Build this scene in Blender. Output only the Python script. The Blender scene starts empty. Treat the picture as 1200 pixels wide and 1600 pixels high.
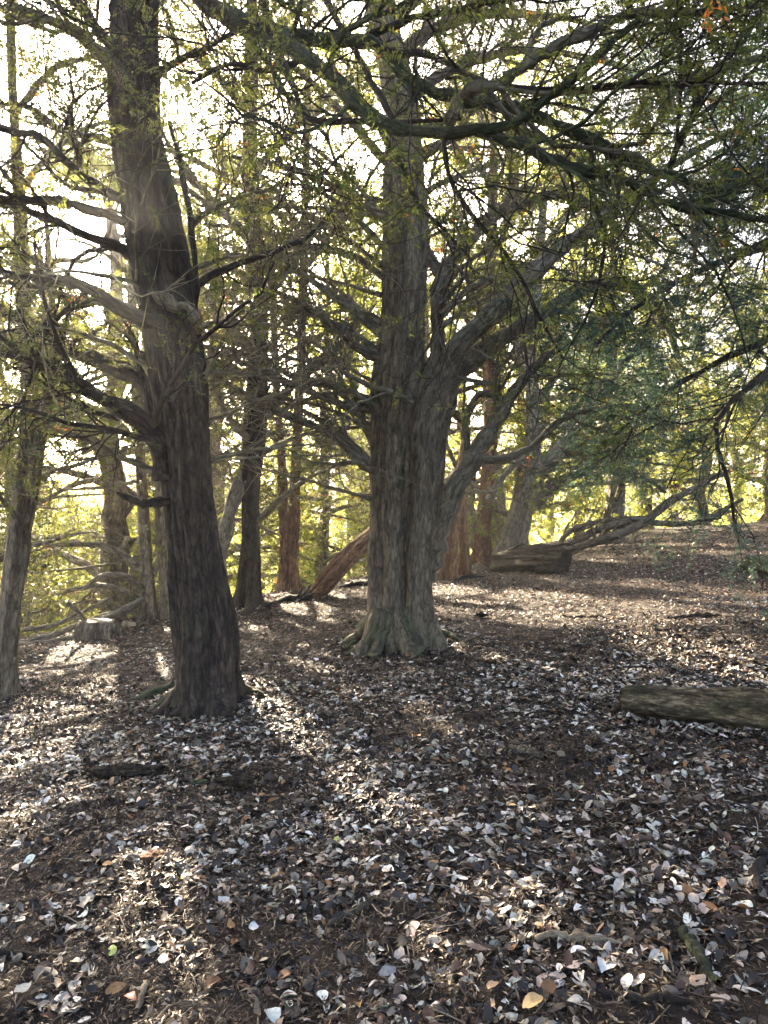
import bpy, math
import numpy as np
from mathutils import Vector

SC = bpy.context.scene
COL = SC.collection
RAD = math.radians
# ------------------------------------------------------------------ camera
F = 1155.0; CX, CY = 600.0, 800.0; CZ = 1.55
cam_d = bpy.data.cameras.new("camera"); cam = bpy.data.objects.new("camera", cam_d); COL.objects.link(cam)
cam_d.sensor_fit = 'VERTICAL'; cam_d.angle = 2 * math.atan(800 / F)
cam_d.clip_start = 0.05; cam_d.clip_end = 2000
cam.location = (0, 0, CZ); cam.rotation_euler = (RAD(90), 0, 0)
SC.camera = cam
SC.render.resolution_x = 768; SC.render.resolution_y = 1024
# ------------------------------------------------------------------ light
SUN_AZ, SUN_EL = -22.2, 19.0          # degrees: azimuth from +Y towards +X, elevation
SUND = np.array([math.sin(RAD(SUN_AZ)) * math.cos(RAD(SUN_EL)), math.cos(RAD(SUN_AZ)) * math.cos(RAD(SUN_EL)), math.sin(RAD(SUN_EL))])
w = bpy.data.worlds.new("World"); SC.world = w; w.use_nodes = True
nt = w.node_tree; bg = nt.nodes["Background"]
sky = nt.nodes.new("ShaderNodeTexSky"); sky.sky_type = 'NISHITA'; sky.sun_disc = False
sky.sun_elevation = RAD(SUN_EL); sky.sun_rotation = RAD(SUN_AZ)
sky.air_density = 0.7; sky.dust_density = 7.0; sky.ozone_density = 0.3
nt.links.new(sky.outputs[0], bg.inputs[0]); bg.inputs[1].default_value = 0.08
sd = bpy.data.lights.new("sun", 'SUN'); sd.energy = 5.0; sd.angle = RAD(0.5); sd.color = (1.0, 0.81, 0.58)
sun = bpy.data.objects.new("sun", sd); COL.objects.link(sun)
sun.rotation_euler = Vector(SUND).to_track_quat('Z', 'Y').to_euler(); sun.location = (-20, 40, 20)
SC.view_settings.view_transform = 'Standard'; SC.view_settings.look = 'None'
SC.view_settings.exposure = 3.85; SC.view_settings.gamma = 1.0
SC.cycles.max_bounces = 5; SC.cycles.diffuse_bounces = 4; SC.cycles.glossy_bounces = 1
SC.cycles.transmission_bounces = 2; SC.cycles.transparent_max_bounces = 2; SC.cycles.volume_bounces = 0
SC.cycles.caustics_reflective = False; SC.cycles.caustics_refractive = False
SC.cycles.use_denoising = True
HAZE = .0009
SC.cycles.sample_clamp_indirect = 4.0

# ------------------------------------------------------------------ noise and terrain
_T = np.random.default_rng(7).random((32, 32, 32))
def vn(p):
    p = np.asarray(p, float); i = np.floor(p).astype(int); f = p - i; f = f * f * (3 - 2 * f); i &= 31; j = (i + 1) & 31
    x0, y0, z0 = i[..., 0], i[..., 1], i[..., 2]; x1, y1, z1 = j[..., 0], j[..., 1], j[..., 2]
    fx, fy, fz = f[..., 0], f[..., 1], f[..., 2]
    a = _T[x0, y0, z0] * (1 - fx) + _T[x1, y0, z0] * fx; b = _T[x0, y1, z0] * (1 - fx) + _T[x1, y1, z0] * fx
    c = _T[x0, y0, z1] * (1 - fx) + _T[x1, y0, z1] * fx; d = _T[x0, y1, z1] * (1 - fx) + _T[x1, y1, z1] * fx
    return ((a * (1 - fy) + b * fy) * (1 - fz) + (c * (1 - fy) + d * fy) * fz) * 2 - 1
def P3(x, y, z=0.0): return np.stack(np.broadcast_arrays(np.asarray(x, float), np.asarray(y, float), np.asarray(z, float)), -1)
def base_h(x, y):
    x = np.asarray(x, float); y = np.asarray(y, float)
    z = 0.085 * 30 * np.tanh(x / 30)
    br = np.clip(19.5 + 1.25 * x, 10.5, 30)
    s = np.maximum(0, y - br)
    z = z - 0.42 * (np.sqrt(s * s + 4) - 2) * np.exp(-s / 60) - 3.0 * (1 - np.exp(-s / 30))
    for tx, ty, am, sg in ((-1.60, 6.75, .085, .55), (.20, 8.85, .10, .75), (-2.4, 13, .1, .6), (-4.05, 7.95, .05, .35), (2.45, 5.2, .03, .3)):
        z = z + am * np.exp(-((x - tx) ** 2 + (y - ty) ** 2) / sg ** 2)
    return z
def hgt(x, y):
    x = np.asarray(x, float); y = np.asarray(y, float)
    z = base_h(x, y) + 0.05 * vn(P3(x / 1.7, y / 1.7, 3)) + 0.02 * vn(P3(x / .5, y / .5, 9))
    near = np.exp(-(np.maximum(0, np.hypot(x, y) - 8) / 4) ** 2)
    return z + near * (0.020 * vn(P3(x / .14, y / .14, 1)) + 0.012 * vn(P3(x / .06, y / .06, 5)))
def hit(px, py):
    dx, dz = (px - CX) / F, (CY - py) / F; D = 1.5
    while D < 60:
        if CZ + dz * D <= float(base_h(dx * D, D)): return D
        D += 0.02
    return 60.0
def W(px, py, D): return np.array([(px - CX) / F * D, D, CZ + (CY - py) / F * D])

# ------------------------------------------------------------------ mesh buffer
class Buf:
    def __init__(s): s.v = []; s.q = []; s.bk = []; s.t = []; s.n = 0
    def add(s, v, q, bk=None, t=None):
        v = v.reshape(-1, 3); q = q.reshape(-1, 4); s.v.append(v); s.q.append(q + s.n); s.n += len(v)
        s.bk.append(np.zeros((len(v), 3)) if bk is None else bk.reshape(-1, 3))
        if t is None: t = np.full((len(q), 3), .5)
        s.t.append(t.reshape(-1, 3))
    def mesh(s, name, mats, smooth=True):
        me = bpy.data.meshes.new(name)
        v = np.concatenate(s.v); q = np.concatenate(s.q)
        me.vertices.add(len(v)); me.vertices.foreach_set("co", v.astype(np.float32).ravel())
        me.loops.add(len(q) * 4); me.loops.foreach_set("vertex_index", q.astype(np.int32).ravel())
        me.polygons.add(len(q)); me.polygons.foreach_set("loop_start", np.arange(len(q), dtype=np.int32) * 4)
        me.polygons.foreach_set("use_smooth", np.full(len(q), smooth))
        a = me.attributes.new("bk", 'FLOAT_VECTOR', 'POINT'); a.data.foreach_set("vector", np.concatenate(s.bk).astype(np.float32).ravel())
        a = me.attributes.new("tint", 'FLOAT_VECTOR', 'FACE'); a.data.foreach_set("vector", np.concatenate(s.t).astype(np.float32).ravel())
        me.update(calc_edges=True)
        for m in (mats if isinstance(mats, (list, tuple)) else [mats]): me.materials.append(m)
        return me
    def build(s, name, mats, parent=None, smooth=True):
        o = bpy.data.objects.new(name, s.mesh(name, mats, smooth)); COL.objects.link(o)
        if parent is not None: o.parent = parent; o.matrix_parent_inverse = parent.matrix_basis.inverted()
        return o
def empty(name, loc, label, cat, group=None):
    o = bpy.data.objects.new(name, None); COL.objects.link(o); o.location = loc; o.empty_display_size = .2
    return tag(o, label, cat, group)
def tag(o, label=None, cat=None, group=None, kind=None):
    for k, v in (('label', label), ('category', cat), ('group', group), ('kind', kind)):
        if v: o[k] = v
    return o
def nrm(a): return a / np.maximum(np.linalg.norm(a, axis=-1, keepdims=True), 1e-9)

def tubes(buf, P, R, seg=5, tint=None):
    """P (N,K,3), R (N,K)"""
    N, K, _ = P.shape
    T = np.empty_like(P); T[:, 1:-1] = P[:, 2:] - P[:, :-2]; T[:, 0] = P[:, 1] - P[:, 0]; T[:, -1] = P[:, -1] - P[:, -2]; T = nrm(T)
    ref = np.where(np.abs(T[:, 0, 2:3]) > .8, np.array([[1., 0, 0]]), np.array([[0, 0, 1.]]))
    A = np.empty_like(P); a = nrm(np.cross(ref, T[:, 0]))
    for k in range(K):
        a = nrm(a - (a * T[:, k]).sum(-1, keepdims=True) * T[:, k]); A[:, k] = a
    B = np.cross(T, A)
    th = np.arange(seg) * 2 * np.pi / seg; c, s = np.cos(th), np.sin(th)
    V = P[:, :, None] + R[:, :, None, None] * (A[:, :, None] * c[None, None, :, None] + B[:, :, None] * s[None, None, :, None])
    L = np.concatenate([np.zeros((N, 1)), np.cumsum(np.linalg.norm(P[:, 1:] - P[:, :-1], axis=-1), 1)], 1)
    off = np.arange(N)[:, None] * 3.7
    bk = np.stack([R[:, :, None] * c + off[..., None], R[:, :, None] * s + 0 * off[..., None], np.broadcast_to(L[:, :, None], (N, K, seg))], -1)
    idx = np.arange(N * K * seg).reshape(N, K, seg); n = np.roll(idx, -1, 2)
    Q = np.stack([idx[:, :-1], n[:, :-1], n[:, 1:], idx[:, 1:]], -1)
    buf.add(V, Q, bk, None if tint is None else np.broadcast_to(np.asarray(tint, float), (Q.size // 4, 3)))

def spline(P, n):
    """Catmull-Rom through rows of P (any width) to n rows"""
    P = np.asarray(P, float); P = np.vstack([2 * P[0] - P[1], P, 2 * P[-1] - P[-2]]); m = len(P) - 3
    u = np.linspace(0, m - 1e-9, n); i = u.astype(int); t = (u - i)[:, None]
    a, b, c, d = P[i], P[i + 1], P[i + 2], P[i + 3]
    return .5 * ((2 * b) + (c - a) * t + (2 * a - 5 * b + 4 * c - d) * t ** 2 + (3 * b - a - 3 * c + d) * t ** 3)

def stem(buf, P, R, rng, seg=44, flute=.12, flare=.7, h0=.3, ends=True, lobes=None, knots=2, rough=1.):
    """fluted trunk along P (K,3), R (K,)"""
    K = len(P)
    T = np.gradient(P, axis=0); T = nrm(T)
    a = np.array([1., 0, 0]); A = np.empty_like(P)
    for k in range(K): a = a - a.dot(T[k]) * T[k]; a /= np.linalg.norm(a); A[k] = a
    B = np.cross(T, A)
    th = np.arange(seg) * 2 * np.pi / seg
    L = np.concatenate([[0], np.cumsum(np.linalg.norm(np.diff(P, axis=0), axis=1))])
    h = np.maximum(0, P[:, 2] - P[0, 2] - .3)
    TH = th[None] + 0 * L[:, None]; LL = L[:, None] + 0 * TH
    d = np.zeros_like(TH)
    for k in (2, 3, 4, 5, 7):
        d += flute / math.sqrt(k) * rng.uniform(.5, 1) * np.cos(k * TH + rng.uniform(0, 6.3) + rng.uniform(-.35, .35) * LL + 1.2 * vn(P3(LL * .5, k, 2)))
    sx = rng.uniform(0, 30)
    d += .20 * vn(P3(np.cos(TH) * 1.3 + sx, np.sin(TH) * 1.3, LL * .9)) * rough
    d += .13 * vn(P3(np.cos(TH) * 3.5 + sx, np.sin(TH) * 3.5, LL * 1.1)) * rough
    d += .085 * vn(P3(np.cos(TH) * 9 + sx, np.sin(TH) * 9, LL * 2.2)) * rough
    d += .045 * vn(P3(np.cos(TH) * 20 + sx, np.sin(TH) * 20, LL * 5)) * rough
    n = lobes or int(rng.integers(4, 7)); ph = rng.uniform(0, 6.3)
    fl = flare * np.exp(-h / h0)[:, None] * (.25 + .95 * np.maximum(0, np.cos(n * TH + ph + .9 * np.sin(TH + ph))) ** 1.3 + .5 * vn(P3(np.cos(TH) * 2.5 + sx, np.sin(TH) * 2.5, LL * 2)))
    for _ in range(knots):
        t0, l0 = rng.uniform(0, 6.3), rng.uniform(.3, .9) * L[-1]
        dt = (TH - t0 + np.pi) % (2 * np.pi) - np.pi
        g = np.exp(-(dt / .35) ** 2 - ((LL - l0) / .12) ** 2)
        d += .22 * g - .3 * np.exp(-(dt / .16) ** 2 - ((LL - l0) / .06) ** 2)
    Rr = R[:, None] * (1 + d + fl)
    V = P[:, None] + Rr[..., None] * (A[:, None] * np.cos(TH)[..., None] + B[:, None] * np.sin(TH)[..., None])
    bk = np.stack([Rr * np.cos(TH) + sx, Rr * np.sin(TH), LL], -1)
    idx = np.arange(K * seg).reshape(K, seg); nn = np.roll(idx, -1, 1)
    buf.add(V, np.stack([idx[:-1], nn[:-1], nn[1:], idx[1:]], -1), bk)

def grow(P, R, n, rng, t0=.2, t1=1., ln=(.5, 1.5), ang=(35, 75), K=6, wander=.25, grav=0., flat=.5, rf=.55, rmin=.003, tpow=1., lt=.5, taper=.25, rcap=.028):
    """n children from parents P (N,k,3)"""
    N, k, _ = P.shape
    seglen = np.linalg.norm(P[:, 1:] - P[:, :-1], axis=-1).sum(1)
    pi = rng.choice(N, n, p=seglen / seglen.sum())
    t = t0 + (t1 - t0) * rng.random(n) ** tpow
    u = t * (k - 1) * .999; i = u.astype(int); f = (u - i)[:, None]
    p = P[pi, i] * (1 - f) + P[pi, i + 1] * f; T = nrm(P[pi, i + 1] - P[pi, i]); r = R[pi, i] * (1 - f[:, 0]) + R[pi, i + 1] * f[:, 0]
    v = rng.normal(size=(n, 3)); v[:, 2] *= flat; v = nrm(v - (v * T).sum(-1, keepdims=True) * T)
    a = np.radians(rng.uniform(*ang, n))[:, None]
    d = nrm(np.cos(a) * T + np.sin(a) * v)
    Ln = rng.uniform(*ln, n) * (1 - lt * t); st = (Ln / (K - 1))[:, None]
    Q = np.empty((n, K, 3)); Q[:, 0] = p
    bend = rng.normal(size=(n, 3)) * wander * .6
    for j in range(1, K):
        d = nrm(d + rng.normal(size=(n, 3)) * wander + bend * .4 + np.array([0, 0, grav]))
        Q[:, j] = Q[:, j - 1] + d * st
    r0 = np.clip(r * rf * rng.uniform(.5, 1, n), rmin, rcap)
    RR = np.maximum(r0[:, None] * np.linspace(1, taper, K)[None] ** .8, rmin * .6)
    return Q, RR, pi, t

def leaves(P, rng, per=16, ll=.04, lw=.010, base=.5, spread=.35, droop=-.15, tip=.15):
    """leaflets in combs on twigs P (N,K,3): returns V (M,4,3), tint (M,3)"""
    N, K, _ = P.shape
    t = tip + (1 - tip) * rng.random((N, per)); u = t * (K - 1) * .999; i = u.astype(int); f = (u - i)[..., None]
    r = np.arange(N)[:, None]
    b = P[r, i] * (1 - f) + P[r, i + 1] * f; T = nrm(P[r, i + 1] - P[r, i])
    up = nrm(np.array([0, 0, 1.]) + rng.normal(size=(N, 1, 3)) * .45)
    S = nrm(np.cross(T, up + 0 * T)); sg = np.where(rng.random((N, per)) < .5, -1., 1.)[..., None]
    d = nrm(.55 * T + sg * S + rng.normal(size=(N, per, 3)) * spread + np.array([0, 0, droop]))
    l = ll * rng.uniform(.6, 1.25, (N, per, 1)); wv = nrm(np.cross(d, up + rng.normal(size=(N, per, 3)) * .5)) * lw * rng.uniform(.7, 1.3, (N, per, 1)) * .5
    b = b + rng.normal(size=b.shape) * ll * .15
    m = b + d * l * .5
    V = np.stack([b, m + wv, b + d * l, m - wv], 2).reshape(-1, 4, 3)
    tw = rng.normal(size=(N, 1)) * .14; c = vn(b * .9) * .22
    tint = np.clip(base + tw + c + rng.normal(size=(N, per)) * .08, 0, 1)
    rare = (rng.random((N, per)) < .0012) | ((vn(b * 2.3 + 11) > .80) & (rng.random((N, per)) < .5))
    return V, np.stack([tint, rare * 1., rng.random((N, per))], -1).reshape(-1, 3)

# shafts: gaps in the canopy between these ground spots and the sun
GAPS = []
def gap(px, py, r):
    r *= 1.25
    D = hit(px, py); GAPS.append((W(px, py, D), r))
def cullmask(C):
    """True where a point stays"""
    keep = np.ones(len(C), bool)
    for p, r in GAPS:
        q = C - p; a = q @ SUND; d = np.linalg.norm(q - a[:, None] * SUND, axis=1)
        keep &= ~((d < r) & (a > 0))
    return keep
def near_cull(C, r=2.0): return np.linalg.norm(C - np.array([0, 0, CZ]), axis=1) > r
def add_leaves(buf, V, T):
    c = V.mean(1); k = cullmask(c) & near_cull(c) & (c[:, 2] > base_h(c[:, 0], c[:, 1]) + .15)
    V, T = V[k], T[k]
    if len(V): buf.add(V, np.arange(len(V) * 4).reshape(-1, 4), None, T)
    return k.all()

# ------------------------------------------------------------------ materials
def newmat(name):
    m = bpy.data.materials.new(name); m.use_nodes = True; nt = m.node_tree; nt.nodes.clear()
    o = nt.nodes.new("ShaderNodeOutputMaterial"); return m, nt, o
def N_(nt, typ, **kw):
    n = nt.nodes.new(typ)
    for k, v in kw.items():
        if k.startswith('i_'):
            key = k[2:]; key = int(key) if key.isdigit() else key.replace('_', ' ')
            n.inputs[key].default_value = v
        else: setattr(n, k, v)
    return n
def ramp(nt, stops, fac):
    r = nt.nodes.new("ShaderNodeValToRGB"); e = r.color_ramp.elements
    while len(e) < len(stops): e.new(.5)
    for x, (p, c) in zip(e, stops): x.position = p; x.color = (*c, 1)
    nt.links.new(fac, r.inputs[0]); return r.outputs[0]
def mixc(nt, fac, a, b, mode='MIX'):
    n = nt.nodes.new("ShaderNodeMix"); n.data_type = 'RGBA'; n.blend_type = mode
    for i, x in ((0, fac), (6, a), (7, b)):
        if hasattr(x, 'is_linked'): nt.links.new(x, n.inputs[i])
        else: n.inputs[i].default_value = x if i == 0 else (*x, 1)
    return n.outputs[2]
def bark(name, dark, mid, light, moss=.0, mossc=(.05, .07, .025), sc=1.):
    m, nt, out = newmat(name); L = nt.links.new
    at = N_(nt, "ShaderNodeAttribute", attribute_name="bk")
    def noise(s, sz, det=5., rough=.6):
        mp = N_(nt, "ShaderNodeMapping"); mp.inputs['Scale'].default_value = (s * sc, s * sc, sz * sc); L(at.outputs['Vector'], mp.inputs[0])
        n = N_(nt, "ShaderNodeTexNoise", i_Scale=1., i_Detail=det, i_Roughness=rough); L(mp.outputs[0], n.inputs['Vector']); return n.outputs[0]
    big = noise(5, 1.2); st = noise(26, 8., 7., .72); fine = noise(120, 40, 4., .75); mo = noise(3, 3)
    c = ramp(nt, [(.34, dark), (.48, mid), (.64, light)], st)
    c2 = ramp(nt, [(.3, tuple(x * .55 for x in mid)), (.7, tuple(min(1, x * 1.45) for x in mid))], big)
    c = mixc(nt, .45, c, c2)
    c = mixc(nt, .5, c, ramp(nt, [(.3, (.45, .45, .45)), (.7, (1.3, 1.3, 1.3))], fine), 'MULTIPLY')
    if moss > 0:
        mf = ramp(nt, [(.62 - .3 * moss, (0, 0, 0)), (.75 - .2 * moss, (.85, .85, .85))], mo)
        mc = mixc(nt, .5, mossc, ramp(nt, [(.3, tuple(x * .5 for x in mossc)), (.7, tuple(x * 1.7 for x in mossc))], fine))
        c = mixc(nt, mf, c, mc)
    mp = N_(nt, "ShaderNodeMapping"); mp.inputs['Scale'].default_value = (26 * sc, 26 * sc, 5. * sc); L(at.outputs['Vector'], mp.inputs[0])
    ad = N_(nt, "ShaderNodeMixRGB", i_0=.12); L(mp.outputs[0], ad.inputs[1]); nn = N_(nt, "ShaderNodeTexNoise", i_Scale=8.); L(at.outputs['Vector'], nn.inputs['Vector']); L(nn.outputs[1], ad.inputs[2])
    vo = N_(nt, "ShaderNodeTexVoronoi", i_Scale=1.); vo.feature = 'DISTANCE_TO_EDGE'; L(ad.outputs[0], vo.inputs['Vector'])
    cr = ramp(nt, [(.0, (.3, .28, .27)), (.12, (1, 1, 1))], vo.outputs[0]); c = mixc(nt, .65, c, cr, 'MULTIPLY')
    strip = noise(9, .5, 4.); c = mixc(nt, .75, c, ramp(nt, [(.36, (.62, .60, .57)), (.62, (1.3, 1.27, 1.2))], strip), 'MULTIPLY')
    mq = N_(nt, "ShaderNodeMapping"); mq.inputs['Scale'].default_value = (22 * sc, 22 * sc, 8 * sc); L(at.outputs['Vector'], mq.inputs[0])
    ae = N_(nt, "ShaderNodeMixRGB", i_0=.25); L(mq.outputs[0], ae.inputs[1]); n3 = N_(nt, "ShaderNodeTexNoise", i_Scale=14., i_Detail=4.); L(at.outputs['Vector'], n3.inputs['Vector']); L(n3.outputs[1], ae.inputs[2])
    vp = N_(nt, "ShaderNodeTexVoronoi", i_Scale=1.3); L(ae.outputs[0], vp.inputs['Vector']); bw = N_(nt, "ShaderNodeRGBToBW"); L(vp.outputs['Color'], bw.inputs[0])
    pl = ramp(nt, [(.2, (.62, .6, .58)), (.8, (1.35, 1.3, 1.22))], bw.outputs[0]); c = mixc(nt, .7, c, pl, 'MULTIPLY')
    bz = N_(nt, "ShaderNodeBump", i_Strength=.8, i_Distance=.012); L(bw.outputs[0], bz.inputs['Height'])
    b0 = N_(nt, "ShaderNodeBump", i_Strength=.6, i_Distance=.012); L(cr, b0.inputs['Height']); L(bz.outputs[0], b0.inputs['Normal'])
    b1 = N_(nt, "ShaderNodeBump", i_Strength=1., i_Distance=.035); L(st, b1.inputs['Height']); L(b0.outputs[0], b1.inputs['Normal'])
    b2 = N_(nt, "ShaderNodeBump", i_Strength=.8, i_Distance=.008); L(fine, b2.inputs['Height']); L(b1.outputs[0], b2.inputs['Normal'])
    p = N_(nt, "ShaderNodeBsdfPrincipled", i_Roughness=.85); p.inputs['Specular IOR Level'].default_value = .25
    L(c, p.inputs['Base Color']); L(b2.outputs[0], p.inputs['Normal']); L(p.outputs[0], out.inputs[0]); return m
def leafmat(name, dark, light, rare=(.45, .12, .03), trans=.5, tc=1.8):
    m, nt, out = newmat(name); L = nt.links.new
    at = N_(nt, "ShaderNodeAttribute", attribute_name="tint"); sp = N_(nt, "ShaderNodeSeparateXYZ"); L(at.outputs['Vector'], sp.inputs[0])
    c = ramp(nt, [(.15, dark), (.85, light)], sp.outputs[0])
    c = mixc(nt, sp.outputs[1], c, rare)
    tcn = mixc(nt, 1., c, (tc * 1.08, tc, tc * .6), 'MULTIPLY')
    d = N_(nt, "ShaderNodeBsdfPrincipled", i_Roughness=.45); d.inputs['Specular IOR Level'].default_value = .4; L(c, d.inputs['Base Color'])
    t = N_(nt, "ShaderNodeBsdfTranslucent"); L(tcn, t.inputs[0])
    mx = N_(nt, "ShaderNodeMixShader", i_0=trans); L(d.outputs[0], mx.inputs[1]); L(t.outputs[0], mx.inputs[2]); L(mx.outputs[0], out.inputs[0]); return m
def plain(name, col, rough=.8):
    """colour straight from the tint attribute (litter) or constant"""
    m, nt, out = newmat(name); L = nt.links.new
    p = N_(nt, "ShaderNodeBsdfPrincipled", i_Roughness=rough); p.inputs['Specular IOR Level'].default_value = .35
    if col is None:
        at = N_(nt, "ShaderNodeAttribute", attribute_name="tint")
        tc = N_(nt, "ShaderNodeTexCoord"); n = N_(nt, "ShaderNodeTexNoise", i_Scale=70., i_Detail=3.); L(tc.outputs['Object'], n.inputs['Vector'])
        c = mixc(nt, .6, at.outputs['Vector'], ramp(nt, [(.3, (.5, .48, .46)), (.65, (1.15, 1.15, 1.15))], n.outputs[0]), 'MULTIPLY')
        L(c, p.inputs['Base Color'])
    else: p.inputs['Base Color'].default_value = (*col, 1)
    L(p.outputs[0], out.inputs[0]); return m
M_brown = bark("bark_brown", (.075, .060, .043), (.20, .163, .115), (.34, .285, .205), .12)
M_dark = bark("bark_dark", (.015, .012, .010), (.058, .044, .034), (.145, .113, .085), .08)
M_grey = bark("bark_grey_sunlit_tone", (.07, .06, .042), (.24, .21, .15), (.45, .41, .30), .25, (.085, .10, .045))  # grey bark, lightened in colour to stand for sun on the twigs
M_twig = bark("bark_pale_bough", (.10, .085, .05), (.27, .24, .16), (.44, .40, .28), .2, (.12, .14, .06))
M_mossy = bark("bark_mossy_foot", (.035, .032, .020), (.13, .115, .075), (.26, .23, .16), .6, (.10, .12, .05))
M_green = bark("bark_algae", (.020, .024, .014), (.075, .080, .048), (.16, .16, .10), .75, (.06, .085, .035))
M_red = bark("bark_red", (.06, .032, .018), (.23, .125, .068), (.46, .29, .165), 0)
M_rot = bark("rotten_wood", (.008, .006, .005), (.035, .026, .018), (.17, .12, .065), .3, (.05, .06, .03), 1.4)
M_log = bark("log_bark", (.016, .013, .009), (.09, .072, .045), (.50, .42, .27), .35, (.035, .045, .02), 1.25)
M_black = bark("black_wood", (.006, .005, .005), (.022, .018, .016), (.05, .04, .032), 0)  # near-black wood for scraps, sticks and the hollow log's ends
M_cut = bark("cut_wood", (.3, .24, .15), (.5, .42, .3), (.65, .58, .45), 0)
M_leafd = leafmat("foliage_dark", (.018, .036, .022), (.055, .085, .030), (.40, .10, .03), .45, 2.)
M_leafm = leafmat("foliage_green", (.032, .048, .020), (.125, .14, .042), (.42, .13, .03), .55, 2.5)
M_leafy = leafmat("foliage_sunlit_tone", (.065, .09, .030), (.19, .215, .065), (.45, .2, .04), .62, 3.0)  # lit variant: backlit sun brightness put into leaf colour and translucency
M_leafb = leafmat("foliage_bluegreen", (.030, .066, .060), (.088, .145, .128), (.3, .15, .05), .4, 1.6)
M_litter = plain("leaf_litter", None, .55)

def ground_mat():
    m, nt, out = newmat("woodland_floor"); L = nt.links.new
    tc = N_(nt, "ShaderNodeTexCoord")
    def noise(s, d=4., r=.6, sc=(1, 1, 1)):
        mp = N_(nt, "ShaderNodeMapping"); mp.inputs['Scale'].default_value = sc; L(tc.outputs['Object'], mp.inputs[0])
        n = N_(nt, "ShaderNodeTexNoise", i_Scale=s, i_Detail=d, i_Roughness=r); L(mp.outputs[0], n.inputs['Vector']); return n.outputs[0]
    a = noise(.7, 4); b = noise(9, 6, .7); c = noise(60, 4, .7)
    col = ramp(nt, [(.3, (.005, .004, .003)), (.5, (.014, .011, .008)), (.72, (.045, .032, .022))], b)
    col2 = ramp(nt, [(.35, (.016, .011, .008)), (.65, (.06, .040, .026))], a)
    col = mixc(nt, .5, col, col2); col = mixc(nt, .65, col, ramp(nt, [(.3, (.35, .33, .31)), (.7, (1.5, 1.45, 1.4))], c), 'MULTIPLY')
    # far grass on the bank beyond the trees
    b1 = N_(nt, "ShaderNodeBump", i_Strength=1., i_Distance=.04); L(b, b1.inputs['Height'])
    b2 = N_(nt, "ShaderNodeBump", i_Strength=.9, i_Distance=.012); L(c, b2.inputs['Height']); L(b1.outputs[0], b2.inputs['Normal'])
    p = N_(nt, "ShaderNodeBsdfPrincipled", i_Roughness=.9); p.inputs['Specular IOR Level'].default_value = .2
    L(col, p.inputs['Base Color']); L(b2.outputs[0], p.inputs['Normal']); L(p.outputs[0], out.inputs[0]); return m

# ------------------------------------------------------------------ ground sheet
def axis(lo, hi, c0, c1, st, g=1.09):
    xs = list(np.arange(c0, c1, st)); s = st; x = xs[-1]
    while x < hi: s *= g; x += s; xs.append(x)
    s = st; x = c0; l = []
    while x > lo: s *= g; x -= s; l.append(x)
    return np.array(l[::-1] + xs)
gx = axis(-230, 230, -4.2, 4.6, .036); gy = axis(-60, 260, 1.6, 8.6, .036)
X, Y = np.meshgrid(gx, gy, indexing='ij'); Z = hgt(X, Y)
b = Buf(); idx = np.arange(X.size).reshape(X.shape)
b.add(np.stack([X, Y, Z], -1), np.stack([idx[:-1, :-1], idx[1:, :-1], idx[1:, 1:], idx[:-1, 1:]], -1))
tag(b.build("ground", ground_mat()), kind="structure")

# ------------------------------------------------------------------ canopy gaps
for g in ((110, 1070, .6), (20, 1100, .7), (200, 1010, .6), (150, 1030, .5), (105, 1235, .10), (30, 1290, .10), (250, 1385, .13), (330, 1390, .09), (200, 1440, .09), (240, 1500, .10), (215, 1560, .08), (600, 1440, .10),
          (460, 1105, .13), (560, 1095, .13), (690, 1120, .1), (520, 1215, .1), (450, 950, .5), (480, 930, .5), (430, 975, .3), (700, 920, .35), (840, 930, .45), (990, 960, .40), (900, 965, .4), (760, 945, .3), (1000, 850, 1.0), (900, 855, .6), (1150, 860, .7), (1180, 1010, .12), (830, 1065, .1), (740, 1380, .06)):
    gap(*g)
rg = np.random.default_rng(3)
for _ in range(45): gap(rg.uniform(0, 1200), rg.uniform(870, 1130), rg.uniform(.12, .4))
for _ in range(26): gap(rg.uniform(0, 1200), rg.uniform(1130, 1600), rg.uniform(.03, .09))
for q_, r_ in ((5, .30), (9, .7), (14, 1.1), (22, 1.8), (32, 2.6)): GAPS.append((np.array([0, 0, CZ]) + q_ * np.array([(135 - CX) / F, 1, (800 - 385) / F]), r_))
GAPS.append((np.array([0, 0, CZ]) + 8 * np.array([(68 - CX) / F, 1, (800 - 470) / F]), .16))

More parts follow.
